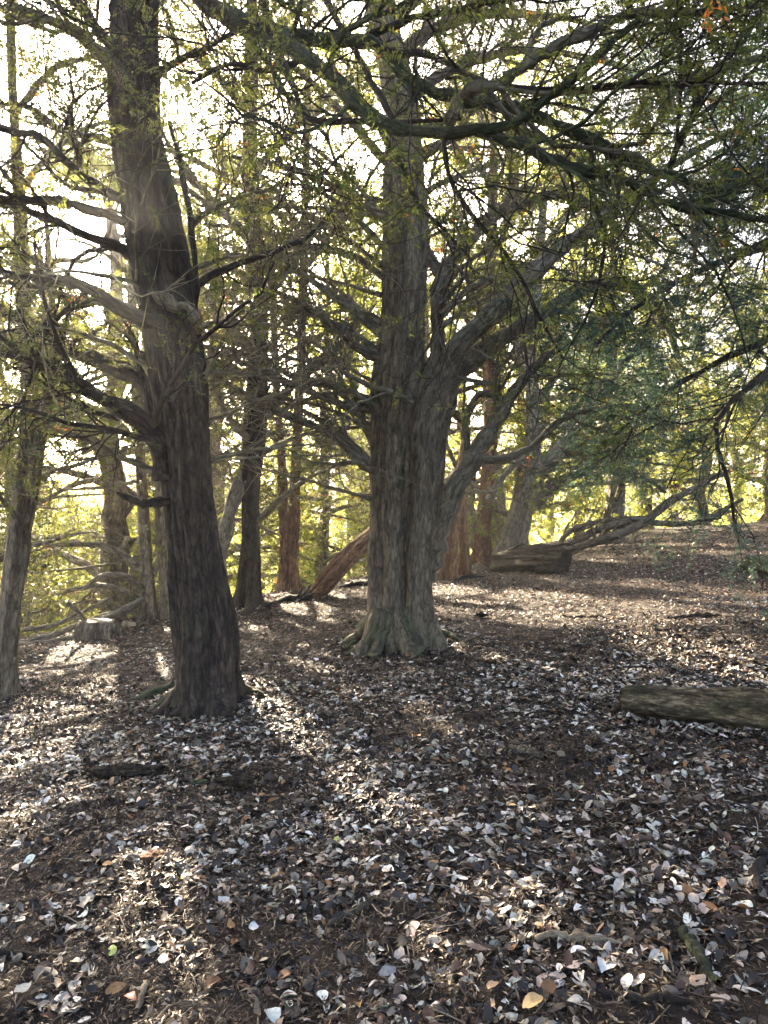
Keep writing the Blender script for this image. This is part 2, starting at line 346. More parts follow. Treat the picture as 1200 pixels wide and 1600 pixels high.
# ------------------------------------------------------------------ trees traced from the place
def limb_path(pts, D, K=16):
    a = np.array([[*W(p[0], p[1], D + p[2]), p[3] / 2 / F * (D + p[2])] for p in pts])
    s = spline(a, K); return s[:, :3], np.maximum(s[:, 3], .004)
def foliate(buf, tw, rng, **k):
    V, T = leaves(tw, rng, **k); add_leaves(buf, V, T)
def dress(lb, crown, P, R, rng, n2=7, n3=40, n4=150, s2=(.8, 2.2), t0=.12, leaf=None, seg=10, wander=.22, grav2=.05, start3=.1, flat=.55, t4=.35, dn4=None):
    """side branches, twigs and sprays on one limb"""
    jit = rng.normal(size=P.shape) * np.minimum(R[:, None], .03) * .22; jit[0] = 0
    P = P + jit; n3 = int(n3 * DN3); n4 = int(n4 * (dn4 or DN4))
    if seg: tubes(lb, P[None], R[None] * (1 + .12 * rng.normal(size=R.shape))[None], seg)
    P, R = P[None], R[None]
    if n2:
        n2 = int(n2 * 1.5)
        P2, R2, _, _ = grow(P, R, n2, rng, t0, 1, s2, (25, 65), 9, wander, grav2, flat, .55, .006, 1, .45); k = cullmask(P2[:, 4]) & cullmask(P2[:, 8]) & near_cull(P2[:, 8], 1.5)
        if not k.any(): return
        P2, R2 = P2[k], R2[k]; tubes(lb, P2, R2, 6)
    else: P2, R2 = P, R
    if not n3: return
    P3_, R3, _, _ = grow(P2, R2, n3, rng, start3, 1, (.35, 1.1), (30, 70), 7, wander * 1.2, -.02, flat, .6, .0032, .9, .4); 
    k = near_cull(P3_[:, -1], 1.7) & cullmask(P3_[:, 3]); P3_, R3 = P3_[k], R3[k]
    tubes(lb, P3_, R3, 4)
    if not n4: return
    P4, R4, _, _ = grow(P3_, R3, n4, rng, t4, 1, (.15, .45), (25, 60), 4, .2, -.06, .6, .6, .0018, .8, .3)
    k = near_cull(P4[:, -1], 1.9) & cullmask(P4[:, 2]); P4, R4 = P4[k], R4[k]; tubes(lb, P4, R4, 3)
    if leaf is not None and crown is not None: foliate(crown, P4, rng, **leaf)

DN3, DN4 = 2.4, 1.5
def thin(seed, n, x, ya, yb, dx, dy, m=None, w=9, dd=1.2, n4=12):
    """long thin dead boughs arching off one side of a trunk"""
    r = np.random.default_rng(seed); out = []
    for i in range(n):
        y = ya + (yb - ya) * (i + r.random()) / n; X_ = dx * r.uniform(.6, 1.15); Y_ = dy * r.uniform(.3, 1.3); d = r.uniform(-dd, dd); sag = r.uniform(-25, 30); ww = w * r.uniform(.6, 1.2)
        out.append(([(x, y, 0, ww * 1.3), (x + X_ * .2, y + Y_ * .35, d * .2, ww), (x + X_ * .45, y + Y_ * .65 + sag * .5, d * .5, ww * .8), (x + X_ * .75, y + Y_ * .9 + sag, d * .8, ww * .55), (x + X_, y + Y_ + sag * 1.8, d, ww * .3)], dict(n2=6, n3=16, n4=n4, mat=m or M_twig, wander=.16, seg=8)))
    return out
def traced(label, base, stems, limbs, mat=M_brown, lmat=None, leafm=M_leafm, seed=1, cat="tree", group=None, roots=(), leaf=None, name="yew_tree", flare=.6, flute=.12, extra=None, D=None, knots=3, dn4=None, autoroots=0, rad0=.3):
    rng = np.random.default_rng(seed); D = D or hit(*base); loc = W(base[0], base[1], D); loc[2] = float(base_h(loc[0], loc[1]))
    root = empty(name, loc, label, cat, group)
    tb = Buf(); lmat = lmat or mat; leaf = leaf or {}
    for si, st in enumerate(stems):
        dd = st.get('dd', 0)
        pts = st['pts']; P, R = limb_path([(p[0], p[1], dd + (p[3] if len(p) > 3 else 0), p[2]) for p in pts], D, st.get('n', 110))
        if st.get('ground', True):
            P = np.vstack([P[0] - [0, 0, .3], P]); R = np.concatenate([[R[0] * 1.02], R])
        stem(tb, P, R, rng, st.get('seg', 44), st.get('flute', flute) * 1.25, st.get('flare', flare) * 1.5, st.get('h0', .28), knots=st.get('knots', knots))
    tb.build("trunk", mat, root)
    cb = Buf()
    for l in limbs:
        kw = dict(l[1]); m = kw.pop('mat', lmat); K = kw.pop('K', 16)
        P, R = limb_path(l[0], D, K); lb = Buf(); lf = dict(leaf); lf.update(kw.pop('leaf', {})) 
        kw.setdefault('dn4', dn4); dress(lb, cb, P, R, rng, leaf=lf, **kw)
        lb.build("branch", m, root)
    if cb.n: cb.build("crown", leafm, root, smooth=False)
    ar = np.random.default_rng(seed + 900)
    for j in range(autoroots):
        th = j * 6.283 / autoroots + ar.uniform(-.35, .35); r0_ = rad0 * ar.uniform(.30, .55); Ln = ar.uniform(.4, 1.2) * rad0 * 1.15; q = np.linspace(0, 1, 16)
        aa = th + np.cumsum(ar.normal(size=16) * .06); xx = loc[0] + np.cos(aa) * (r0_ + q * Ln); yy = loc[1] + np.sin(aa) * (r0_ + q * Ln)
        RR_ = rad0 * ar.uniform(.18, .30) * (1 - q) ** .8 + .006; PP_ = np.stack([xx, yy, base_h(xx, yy) + RR_ * np.linspace(1.6, -.5, 16) + .36 * rad0 * np.exp(-q * 5)], -1)
        rb = Buf(); tubes(rb, PP_[None], (RR_ * (1 + .1 * ar.normal(size=16)))[None], 12); rb.build("root", M_mossy if rad0 > .4 else mat, root)
    for r in roots:
        q = [(W(px, py, hit(px, py)), wd) for px, py, wd in r]
        a = np.array([[*p, wd / 2 / F * p[1]] for p, wd in q]); s = spline(a, 18); P = s[:, :3].copy(); R = np.abs(s[:, 3]); P[:, 2] = hgt(P[:, 0], P[:, 1]) + R * .35 * np.linspace(1, -.8, 18)
        rb = Buf(); tubes(rb, P[None], R[None], 10); rb.build("root", M_green, root)
    return root, D
L_ = lambda *p: list(p)
NF = dict(n4=0)     # no foliage
F1 = dict(per=28, ll=.036, lw=.0095, spread=.24)

traced("dark fluted yew trunk with the bright sun glaring beside it, the nearest tree", (322, 1092),
    [dict(pts=[(326, 1092, 92), (322, 1050, 90), (321, 1000, 90), (309, 900, 84), (298, 800, 84), (292, 700, 84), (284, 600, 80), (268, 500, 79), (252, 400, 84), (231, 300, 80), (215, 200, 72), (212, 100, 72), (208, 0, 66), (200, -200, 56), (190, -500, 40), (185, -800, 20)], flute=.13, h0=.14, flare=.30, seg=110, n=300, knots=9)],
    [(L_((262, 745, 0, 44), (247, 690, -.1, 36), (215, 655, -.2, 30), (180, 635, -.3, 26), (130, 605, -.4, 24), (80, 575, -.4, 20), (0, 550, -.3, 17), (-120, 540, 0, 10)), dict(n2=7, n3=40, n4=120)),
     (L_((258, 715, .05, 36), (243, 650, .1, 32), (225, 598, .2, 28), (170, 570, .4, 26), (100, 540, .6, 20), (50, 505, .7, 18), (0, 485, .8, 16), (-100, 440, 1, 8)), dict(n2=7, n3=40, n4=120)),
     (L_((262, 783, -.15, 16), (240, 786, -.25, 15), (215, 784, -.3, 13), (198, 778, -.35, 10), (182, 769, -.4, 5)), dict(n2=0, n3=0)),
     (L_((262, 508, -.1, 22), (200, 490, -.3, 20), (130, 445, -.4, 18), (60, 435, -.3, 14), (0, 425, 0, 11), (-90, 400, .3, 7)), dict(n2=6, n3=36, n4=110)),
     (L_((240, 500, .1, 18), (190, 480, .3, 16), (150, 470, .6, 15), (110, 480, .9, 14), (100, 462, 1., 12), (60, 450, 1.2, 9), (0, 440, 1.4, 6)), dict(n2=5, n3=30, n4=80)),
     (L_((215, 405, .1, 20), (180, 385, .2, 16), (120, 362, .4, 15), (60, 335, .6, 12), (0, 318, .8, 11), (-100, 300, 1, 7)), dict(n2=5, n3=30, n4=90)),
     (L_((205, 350, 0, 17), (150, 330, -.3, 16), (95, 316, -.4, 15), (50, 314, -.4, 14), (0, 312, -.4, 13), (-120, 330, -.3, 8)), dict(n2=5, n3=30, n4=90)),
     (L_((197, 315, 0, 18), (150, 290, -.2, 16), (110, 260, -.4, 14), (70, 220, -.5, 13), (30, 205, -.5, 12), (-60, 190, -.5, 8)), dict(n2=5, n3=34, n4=110)),
     (L_((195, 232, 0, 16), (150, 215, .3, 13), (100, 205, .5, 11), (50, 170, .7, 9), (-20, 160, .8, 7)), dict(n2=5, n3=30, n4=100)),
     (L_((200, 132, -.1, 26), (160, 85, -.3, 22), (120, 50, -.5, 18), (80, 32, -.6, 16), (0, 12, -.8, 12), (-80, 20, -.9, 8)), dict(n2=6, n3=34, n4=120, mat=M_grey)),
     (L_((195, 90, .1, 20), (165, 60, .2, 17), (140, 30, .3, 15), (90, -30, .5, 12), (0, -80, .7, 8)), dict(n2=5, n3=30, n4=110)),
     (L_((240, 120, -.1, 14), (290, 90, -.2, 10), (350, 60, -.3, 8), (420, 20, -.4, 6), (500, -20, -.5, 5)), dict(n2=5, n3=30, n4=60)),
     (L_((265, 190, -.15, 7), (285, 270, -.2, 8), (300, 360, -.2, 9), (308, 440, -.2, 9), (304, 490, -.15, 8)), dict(n2=0, n3=0)),
     (L_((308, 520, -.2, 8), (304, 496, -.35, 22), (290, 478, -.38, 12), (276, 481, -.4, 17), (262, 470, -.42, 24), (246, 466, -.45, 12), (238, 455, -.45, 5)), dict(n2=0, n3=0, mat=M_grey)),
     (L_((300, 450, 0, 14), (350, 420, .2, 11), (420, 395, .5, 9), (480, 370, .8, 7), (520, 330, 1, 5)), dict(n2=5, n3=30, n4=50)),
     (L_((225, 30, -.1, 18), (150, -60, -.8, 14), (60, -120, -1.6, 11), (-60, -140, -2.2, 8)), dict(n2=7, n3=44, n4=200)),
     (L_((225, 0, -.1, 18), (320, -80, -.9, 14), (420, -120, -1.6, 11), (520, -140, -2.2, 8)), dict(n2=7, n3=44, n4=170)),
     (L_((240, -60, .1, 20), (330, -160, .7, 15), (420, -210, 1.2, 11), (520, -240, 1.6, 8)), dict(n2=7, n3=44, n4=200)),
     (L_((185, -40, .1, 20), (90, -100, .7, 15), (0, -90, 1.2, 11), (-120, -60, 1.6, 8)), dict(n2=7, n3=44, n4=220))] + thin(1, 5, 240, 300, 740, -220, -70, n4=4) + thin(2, 6, 300, 330, 800, 190, -60, n4=3),
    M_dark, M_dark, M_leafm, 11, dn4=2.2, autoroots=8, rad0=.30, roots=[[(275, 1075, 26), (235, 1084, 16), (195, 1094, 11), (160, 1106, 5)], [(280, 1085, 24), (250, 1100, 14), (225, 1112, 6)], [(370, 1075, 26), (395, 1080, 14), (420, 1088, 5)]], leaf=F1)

traced("broad twin-stemmed yew forking at head height in the middle of the clearing", (620, 1000),
    [dict(pts=[(616, 1000, 72), (614, 950, 62), (613, 900, 62), (613, 800, 64), (615, 700, 68), (620, 600, 72), (626, 540, 66), (629, 500, 62), (631, 400, 62), (632, 300, 58), (628, 200, 50), (612, 100, 44), (590, 0, 38), (560, -150, 30), (540, -350, 20)], flute=.11, h0=.20, flare=.62, seg=100, n=280, knots=6),
     dict(pts=[(652, 998, 56, -.1), (650, 950, 56, -.1), (648, 900, 56, -.1), (652, 800, 58, -.1), (658, 700, 62, -.1), (668, 640, 64, -.05), (684, 590, 56, 0), (695, 560, 50, 0)], flute=.11, h0=.20, flare=.48, seg=90, n=180, knots=4),
     dict(pts=[(655, 640, 30, .2), (650, 560, 26, .2), (652, 500, 20, .25), (655, 420, 14, .3), (660, 320, 10, .4)], ground=False, flare=0, seg=24, n=50, knots=0)],
    [(L_((690, 585, 0, 44), (722, 535, -.1, 36), (770, 488, -.2, 32), (830, 430, -.3, 30), (880, 385, -.3, 26), (930, 350, -.2, 21), (990, 300, 0, 18), (1080, 240, .3, 12), (1160, 200, .5, 8)), dict(n2=8, n3=40, n4=110, seg=18, K=34, t0=.4, mat=M_grey)),
     (L_((690, 598, .1, 40), (730, 565, .2, 31), (780, 530, .3, 28), (850, 490, .4, 26), (900, 457, .5, 23), (950, 443, .6, 22), (1000, 456, .7, 18), (1040, 500, .8, 12), (1060, 560, .9, 8)), dict(n2=7, n3=40, n4=80, seg=18, K=34, t0=.4, mat=M_grey)),
     (L_((684, 570, .1, 26), (684, 500, .1, 24), (690, 435, .15, 24), (714, 398, .2, 20), (760, 345, .3, 17), (800, 325, .4, 15), (860, 305, .5, 14), (905, 312, .6, 12), (960, 350, .7, 7)), dict(n2=8, n3=50, n4=180, seg=14, K=34)),
     (L_((690, 432, .15, 20), (668, 395, .2, 17), (655, 340, .3, 14), (640, 270, .4, 10), (650, 180, .5, 7)), dict(n2=5, n3=34, n4=90)),
     (L_((665, 905, .25, 40), (682, 840, .2, 40), (700, 780, .1, 38), (732, 730, 0, 33), (762, 680, 0, 27), (786, 640, 0, 22), (815, 595, 0, 17), (850, 560, 0, 13), (878, 541, 0, 11)), dict(n2=2, n3=16, n4=0, mat=M_grey, seg=20, K=40)),
     (L_((745, 718, 0, 14), (785, 716, .1, 12), (830, 700, .1, 11), (870, 662, .1, 10), (920, 640, .2, 8), (985, 632, .3, 5)), dict(n2=4, n3=22, n4=30, mat=M_grey)),
     (L_((725, 740, .1, 12), (728, 690, .2, 14), (728, 655, .2, 13), (745, 620, .2, 11), (775, 618, .1, 10), (790, 636, 0, 10)), dict(n2=3, n3=14, n4=0, mat=M_grey)),
     (L_((730, 655, .2, 12), (705, 640, .3, 9), (690, 615, .3, 6)), dict(n2=2, n3=8, n4=0, mat=M_grey)),
     (L_((786, 640, 0, 13), (775, 605, -.1, 10), (750, 598, -.2, 8), (715, 590, -.3, 6)), dict(n2=2, n3=10, n4=0, mat=M_grey)),
     (L_((590, 640, .1, 16), (540, 632, -.1, 13), (480, 610, -.3, 11), (410, 580, -.5, 10), (330, 545, -.7, 8)), dict(n2=6, n3=36, n4=30, mat=M_grey)),
     (L_((588, 630, .2, 14), (540, 610, .4, 11), (460, 590, .6, 9), (380, 540, .8, 6), (300, 520, .9, 4)), dict(n2=6, n3=36, n4=40, mat=M_grey)),
     (L_((590, 740, .1, 20), (560, 715, 0, 17), (510, 675, -.2, 14), (450, 650, -.3, 12), (390, 620, -.4, 9), (320, 575, -.5, 6)), dict(n2=7, n3=40, n4=30, mat=M_grey)),
     (L_((585, 700, .3, 14), (560, 640, .5, 12), (545, 590, .8, 10), (500, 540, 1.2, 8), (440, 520, 1.4, 5)), dict(n2=5, n3=30, n4=40, mat=M_grey)),
     (L_((602, 560, 0, 18), (560, 545, -.2, 14), (520, 510, -.4, 12), (470, 475, -.5, 9), (400, 440, -.7, 5)), dict(n2=6, n3=36, n4=30)),
     (L_((600, 522, 0, 18), (555, 490, .1, 14), (490, 440, .1, 12), (400, 375, .1, 10), (300, 300, .1, 8), (240, 255, .1, 5)), dict(n2=8, n3=50, n4=60, mat=M_grey)),
     (L_((608, 440, .1, 16), (550, 400, .4, 12), (480, 385, .7, 10), (400, 360, 1, 8), (320, 350, 1.2, 5)), dict(n2=8, n3=50, n4=80, mat=M_grey)),
     (L_((606, 345, 0, 18), (560, 320, -.2, 14), (510, 285, -.5, 12), (440, 260, -.8, 9), (360, 245, -1, 5)), dict(n2=7, n3=46, n4=80)),
     (L_((606, 255, 0, 16), (560, 205, -.3, 13), (510, 150, -.6, 11), (450, 100, -.9, 8), (380, 70, -1.2, 5)), dict(n2=7, n3=46, n4=110)),
     (L_((645, 628, -.35, 9), (610, 612, -.5, 9), (570, 598, -.7, 8), (530, 575, -.9, 7), (515, 530, -1, 4)), dict(n2=2, n3=6, n4=0, mat=M_grey)),
     (L_((640, 550, -.2, 7), (655, 520, -.4, 6), (660, 480, -.5, 4)), dict(n2=2, n3=6, n4=0, mat=M_grey)),
     # great limb arching over towards the viewer
     (L_((575, -90, 0, 34), (470, -170, -1, 30), (350, -130, -2, 30), (310, -20, -2.8, 30), (352, 22, -3.2, 30), (420, 55, -3.5, 30), (480, 92, -3.8, 27), (520, 122, -4, 25), (560, 170, -4.1, 24), (612, 202, -4.2, 22), (700, 205, -4.3, 18), (790, 196, -4.4, 15), (860, 152, -4.5, 14), (940, 80, -4.6, 12), (1000, 30, -4.7, 9)), dict(n2=8, n3=50, n4=150, mat=M_green, K=44, seg=14)),
     (L_((425, 50, -3.5, 22), (500, 62, -3.6, 22), (575, 64, -3.7, 20), (610, 92, -3.8, 20), (660, 135, -3.9, 19), (740, 158, -4, 18), (810, 170, -4.1, 18), (860, 192, -4.1, 18), (930, 222, -4.1, 18), (1010, 262, -4.1, 17), (1080, 288, -4, 15), (1130, 300, -4, 13), (1230, 255, -4, 10)), dict(n2=8, n3=60, n4=150, mat=M_green, K=40, seg=12)),
     (L_((700, 195, -4.3, 20), (718, 155, -4.35, 20), (750, 135, -4.4, 20), (790, 128, -4.4, 18), (825, 98, -4.4, 17), (880, 68, -4.4, 16), (980, 25, -4.4, 15), (1080, 20, -4.4, 14), (1200, 5, -4.4, 12), (1300, -40, -4.4, 10)), dict(n2=6, n3=50, n4=150, mat=M_grey, K=40, seg=12)),  # sunlit limb: its brightness comes partly from the paler bark colour
     (L_((745, 205, -4.3, 16), (820, 230, -4.4, 16), (900, 262, -4.4, 16), (980, 285, -4.4, 14), (1050, 320, -4.4, 12), (1130, 332, -4.4, 11), (1220, 350, -4.4, 8)), dict(n2=8, n3=60, n4=170, mat=M_green, K=30, seg=10)),
     (L_((1042, 268, -4.1, 12), (1060, 222, -4.15, 12), (1088, 165, -4.2, 11), (1120, 110, -4.2, 10), (1150, 70, -4.2, 8), (1200, 0, -4.2, 6)), dict(n2=6, n3=40, n4=150, mat=M_dark)),
     (L_((405, -40, -3.9, 14), (415, 20, -4, 14), (432, 70, -4, 13), (455, 130, -4.1, 11), (478, 178, -4.1, 9), (500, 188, -4.15, 9), (600, 192, -4.15, 8), (720, 186, -4.2, 6)), dict(n2=5, n3=30, n4=50, mat=M_dark)),
     (L_((620, 200, -4.2, 12), (560, 90, -3.6, 10), (520, 20, -3.2, 9), (470, -60, -3, 9)), dict(n2=6, n3=40, n4=120, mat=M_dark)),
     (L_((695, 206, -4.3, 9), (700, 270, -4.3, 8), (740, 340, -4.3, 7), (800, 410, -4.3, 6), (835, 480, -4.2, 6), (880, 560, -4.1, 4)), dict(n2=6, n3=30, n4=20, mat=M_dark, grav2=-.05)),
     (L_((600, 80, -3.8, 12), (680, 90, -4, 10), (760, 130, -4.3, 8), (880, 140, -4.5, 7), (1000, 130, -4.6, 7), (1200, 130, -4.8, 6)), dict(n2=8, n3=60, n4=260, mat=M_dark)),
     (L_((560, 65, -3.6, 13), (640, 30, -3.8, 11), (740, 10, -4, 9), (860, -20, -4.3, 8), (1000, -60, -4.6, 6)), dict(n2=8, n3=60, n4=280, mat=M_dark)),
     (L_((480, 90, -3.8, 9), (420, 110, -4, 8), (360, 100, -4.1, 7), (300, 130, -4.2, 5)), dict(n2=5, n3=30, n4=20, mat=M_dark, grav2=-.06)),
     (L_((600, 40, 0, 22), (680, -20, .4, 17), (780, -50, .8, 14), (900, -60, 1.2, 10), (1020, -40, 1.6, 7)), dict(n2=9, n3=75, n4=380)),
     (L_((610, 90, .1, 22), (690, 40, .9, 17), (780, 20, 1.6, 13), (890, 30, 2.3, 9), (1000, 60, 2.9, 6)), dict(n2=9, n3=75, n4=380)),
     (L_((622, 170, .1, 20), (700, 110, .5, 16), (800, 80, .8, 13), (920, 90, 1.2, 9), (1050, 130, 1.5, 6)), dict(n2=9, n3=75, n4=380)),
     (L_((560, -60, .1, 20), (480, -90, .8, 16), (380, -80, 1.5, 13), (280, -40, 2, 8)), dict(n2=8, n3=60, n4=260)),
     (L_((635, 260, .1, 18), (700, 220, .6, 14), (780, 200, 1.1, 11), (860, 220, 1.6, 8), (930, 270, 2, 5)), dict(n2=8, n3=60, n4=260))] + thin(3, 13, 596, 330, 790, -270, -110, n4=3) + thin(4, 5, 690, 430, 560, 200, -90) + thin(5, 4, 660, 150, 400, 220, -60),
    M_brown, M_brown, M_leafm, 22, autoroots=7, rad0=.48, roots=[[(575, 985, 34), (560, 997, 22), (548, 1006, 14), (530, 1012, 5)], [(600, 1000, 30), (590, 1010, 14), (575, 1016, 5)], [(672, 990, 32), (696, 992, 17), (715, 998, 12), (728, 1003, 6)], [(640, 1002, 26), (650, 1010, 12), (665, 1014, 5)]], leaf=F1)

traced("slim dark yew trunk just right of the nearest tree, standing by the leafy bank", (390, 950),
    [dict(pts=[(390, 950, 36), (391, 900, 33), (392, 850, 31), (391, 760, 33), (398, 680, 34), (402, 600, 30), (405, 500, 26), (395, 380, 24), (390, 250, 21), (392, 100, 18), (395, -100, 12)], h0=.2, flare=.6, seg=36)],
    [(L_((322, 965, -.9, 26), (334, 900, -.6, 25), (352, 835, -.3, 24), (362, 790, -.2, 22), (380, 745, 0, 22), (395, 700, 0, 18)), dict(n2=3, n3=14, n4=0)),
     (L_((398, 660, 0, 18), (440, 620, .3, 14), (500, 560, .6, 11), (560, 520, .9, 7)), dict(n2=7, n3=46, n4=160)),
     (L_((400, 560, 0, 18), (350, 500, .3, 14), (300, 440, .6, 11), (240, 400, .9, 7)), dict(n2=7, n3=46, n4=160)),
     (L_((400, 480, 0, 16), (450, 420, .5, 13), (500, 350, 1, 10), (560, 300, 1.5, 6)), dict(n2=8, n3=50, n4=200)),
     (L_((395, 380, 0, 16), (340, 320, -.4, 13), (290, 270, -.8, 9), (250, 200, -1.2, 6)), dict(n2=8, n3=50, n4=180)),
     (L_((392, 280, 0, 14), (440, 220, .6, 11), (500, 160, 1.2, 8), (560, 120, 1.6, 5)), dict(n2=8, n3=50, n4=240)),
     (L_((392, 180, 0, 14), (330, 110, .6, 11), (270, 60, 1, 8), (200, 20, 1.3, 5)), dict(n2=8, n3=50, n4=240)),
     (L_((402, 700, 0, 14), (350, 640, -.4, 11), (330, 560, -.7, 9), (340, 470, -.9, 6)), dict(n2=5, n3=30, n4=60)),
     (L_((395, 80, 0, 14), (460, 20, .6, 11), (520, -20, 1, 8), (600, -40, 1.3, 5)), dict(n2=8, n3=50, n4=240))] + thin(6, 7, 400, 300, 820, 190, -70, n4=4) + thin(7, 6, 396, 250, 760, -190, -70, n4=4),
    M_dark, M_grey, M_leafm, 33, autoroots=6, rad0=.22, dn4=1.4, leaf=dict(per=14, ll=.06, lw=.018), D=13.)

traced("reddish twin-stemmed yew trunk lit from behind, past the leaning dead trunk", (450, 920),
    [dict(pts=[(443, 921, 16), (444, 850, 15), (442, 780, 14), (440, 700, 12), (430, 560, 10), (425, 400, 8)], seg=26, h0=.2),
     dict(pts=[(458, 921, 18), (458, 850, 17), (461, 780, 17), (464, 700, 16), (470, 560, 14), (475, 400, 12), (480, 200, 10), (482, 0, 6)], seg=26, h0=.2)],
    [(L_((460, 740, 0, 9), (500, 720, .4, 7), (560, 700, 1, 5)), dict(n2=6, n3=40, n4=140)),
     (L_((442, 700, 0, 9), (400, 660, -.4, 7), (340, 640, -.8, 5)), dict(n2=6, n3=40, n4=120)),
     (L_((466, 600, 0, 10), (520, 550, .4, 8), (580, 500, 1, 5)), dict(n2=8, n3=50, n4=260)),
     (L_((432, 560, 0, 10), (380, 480, -.4, 8), (320, 430, -1, 5)), dict(n2=8, n3=50, n4=260)),
     (L_((475, 420, 0, 10), (530, 350, .4, 8), (600, 300, 1, 5)), dict(n2=8, n3=50, n4=300)),
     (L_((475, 380, 0, 10), (430, 300, .4, 8), (360, 250, 1, 5)), dict(n2=8, n3=50, n4=300)),
     (L_((480, 200, 0, 9), (530, 130, .4, 7), (600, 100, 1, 5)), dict(n2=8, n3=50, n4=300)),
     (L_((480, 200, 0, 9), (430, 130, .4, 7), (360, 100, 1, 5)), dict(n2=8, n3=50, n4=300))],
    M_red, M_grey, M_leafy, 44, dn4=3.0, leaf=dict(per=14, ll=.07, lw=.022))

traced("thin pale yew trunk standing behind the leaning dead trunk", (530, 895),
    [dict(pts=[(530, 893, 14), (530, 820, 12), (529, 760, 11), (528, 650, 10), (524, 500, 8), (520, 300, 6)], seg=22, h0=.2)],
    [(L_((529, 760, 0, 6), (500, 730, .5, 5), (450, 720, 1, 4)), dict(n2=5, n3=40, n4=160)),
     (L_((528, 680, 0, 6), (560, 640, .5, 5), (610, 620, 1, 4)), dict(n2=5, n3=40, n4=160)),
     (L_((526, 560, 0, 6), (490, 500, .5, 5), (440, 460, 1, 4)), dict(n2=6, n3=50, n4=260)),
     (L_((524, 480, 0, 6), (560, 420, .5, 5), (610, 380, 1, 4)), dict(n2=6, n3=50, n4=260)),
     (L_((522, 360, 0, 6), (500, 280, .5, 5), (520, 180, 1, 4)), dict(n2=6, n3=50, n4=260))],
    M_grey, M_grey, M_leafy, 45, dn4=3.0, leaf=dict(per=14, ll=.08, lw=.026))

traced("pale forked yew trunk at the far edge left of the nearest tree", (8, 1080),
    [dict(pts=[(6, 1080, 32), (14, 1000, 29), (18, 940, 29), (26, 870, 33), (32, 800, 28), (38, 720, 24), (45, 600, 20), (38, 450, 18), (30, 300, 16), (20, 150, 13), (15, -50, 10), (10, -300, 6)], h0=.15, flare=.45, seg=36),
     dict(pts=[(30, 860, 20), (45, 800, 19), (58, 720, 17), (70, 640, 15), (84, 560, 12), (80, 440, 9), (70, 320, 6)], ground=False, flare=0, seg=26)],
    [(L_((34, 760, 0, 10), (80, 740, .4, 8), (140, 720, .8, 6), (200, 700, 1.2, 4)), dict(n2=6, n3=40, n4=90)),
     (L_((40, 640, 0, 12), (90, 620, .4, 10), (150, 590, .9, 7), (220, 560, 1.3, 5)), dict(n2=7, n3=46, n4=120)),
     (L_((42, 560, 0, 12), (-20, 520, .2, 10), (-90, 500, .5, 6)), dict(n2=6, n3=40, n4=120)),
     (L_((40, 480, 0, 11), (80, 410, .4, 9), (150, 400, .9, 7), (190, 300, 1.3, 5)), dict(n2=6, n3=40, n4=60)),
     (L_((30, 300, 0, 11), (80, 240, .4, 9), (140, 200, .9, 7), (200, 180, 1.3, 5)), dict(n2=7, n3=46, n4=230)),
     (L_((22, 180, 0, 11), (80, 110, .4, 9), (140, 90, .9, 7), (200, 60, 1.3, 5)), dict(n2=7, n3=46, n4=260)),
     (L_((16, 0, 0, 11), (80, -50, .4, 9), (150, -90, .9, 7), (220, -90, 1.3, 5)), dict(n2=7, n3=46, n4=260)),
     (L_((34, 820, 0, 9), (0, 780, -.3, 7), (-60, 750, -.6, 5)), dict(n2=5, n3=30, n4=60))],
    M_brown, M_grey, M_leafm, 55, dn4=3.0, leaf=dict(per=14, ll=.05, lw=.013))

traced("twin yew trunks with low sprawling limbs just left of and behind the nearest tree", (240, 970),
    [dict(pts=[(234, 970, 24), (232, 920, 20), (228, 870, 18), (224, 800, 17), (218, 720, 16), (212, 600, 16), (205, 450, 12), (200, 300, 8)], seg=32, h0=.15, flare=.5),
     dict(pts=[(262, 962, 18), (258, 900, 16), (254, 850, 15), (251, 790, 14), (252, 700, 12), (265, 560, 13), (280, 400, 9)], seg=32, h0=.15, flare=.5)],
    [(L_((228, 895, 0, 16), (200, 875, -.1, 14), (170, 855, -.2, 11), (130, 850, -.2, 9), (70, 852, -.1, 6)), dict(n2=9, n3=60, n4=110, s2=(.8, 2.6), grav2=-.1)),
     (L_((228, 925, 0, 13), (205, 906, -.3, 12), (180, 898, -.4, 10), (155, 902, -.4, 8), (130, 922, -.4, 5)), dict(n2=6, n3=40, n4=60, grav2=-.1)),
     (L_((230, 940, 0, 11), (200, 925, .2, 10), (150, 915, .4, 8), (80, 930, .6, 5)), dict(n2=9, n3=60, n4=60, grav2=-.06)),
     (L_((236, 960, .1, 12), (200, 955, .4, 10), (160, 940, .8, 8), (100, 945, 1.2, 5), (40, 960, 1.2, 4)), dict(n2=9, n3=60, n4=60, grav2=-.02)),
     (L_((222, 780, 0, 11), (170, 750, .3, 9), (110, 760, .7, 7), (40, 800, 1, 5)), dict(n2=9, n3=60, n4=150, grav2=-.06)),
     (L_((218, 700, 0, 11), (170, 650, .3, 9), (110, 640, .7, 7), (40, 660, 1, 5)), dict(n2=9, n3=60, n4=200)),
     (L_((212, 600, 0, 10), (160, 540, .3, 8), (100, 520, .7, 6), (40, 540, 1, 5)), dict(n2=8, n3=50, n4=150)),
     (L_((255, 640, 0, 10), (310, 600, .3, 8), (360, 600, .7, 6)), dict(n2=8, n3=50, n4=150)),
     (L_((206, 460, 0, 9), (160, 300, .3, 8), (100, 240, .7, 6)), dict(n2=8, n3=50, n4=200))] + thin(8, 4, 225, 560, 900, -230, 30, w=6, dd=2., n4=40),
    M_brown, M_grey, M_leafm, 66, dn4=2.8, leaf=dict(per=14, ll=.06, lw=.018))

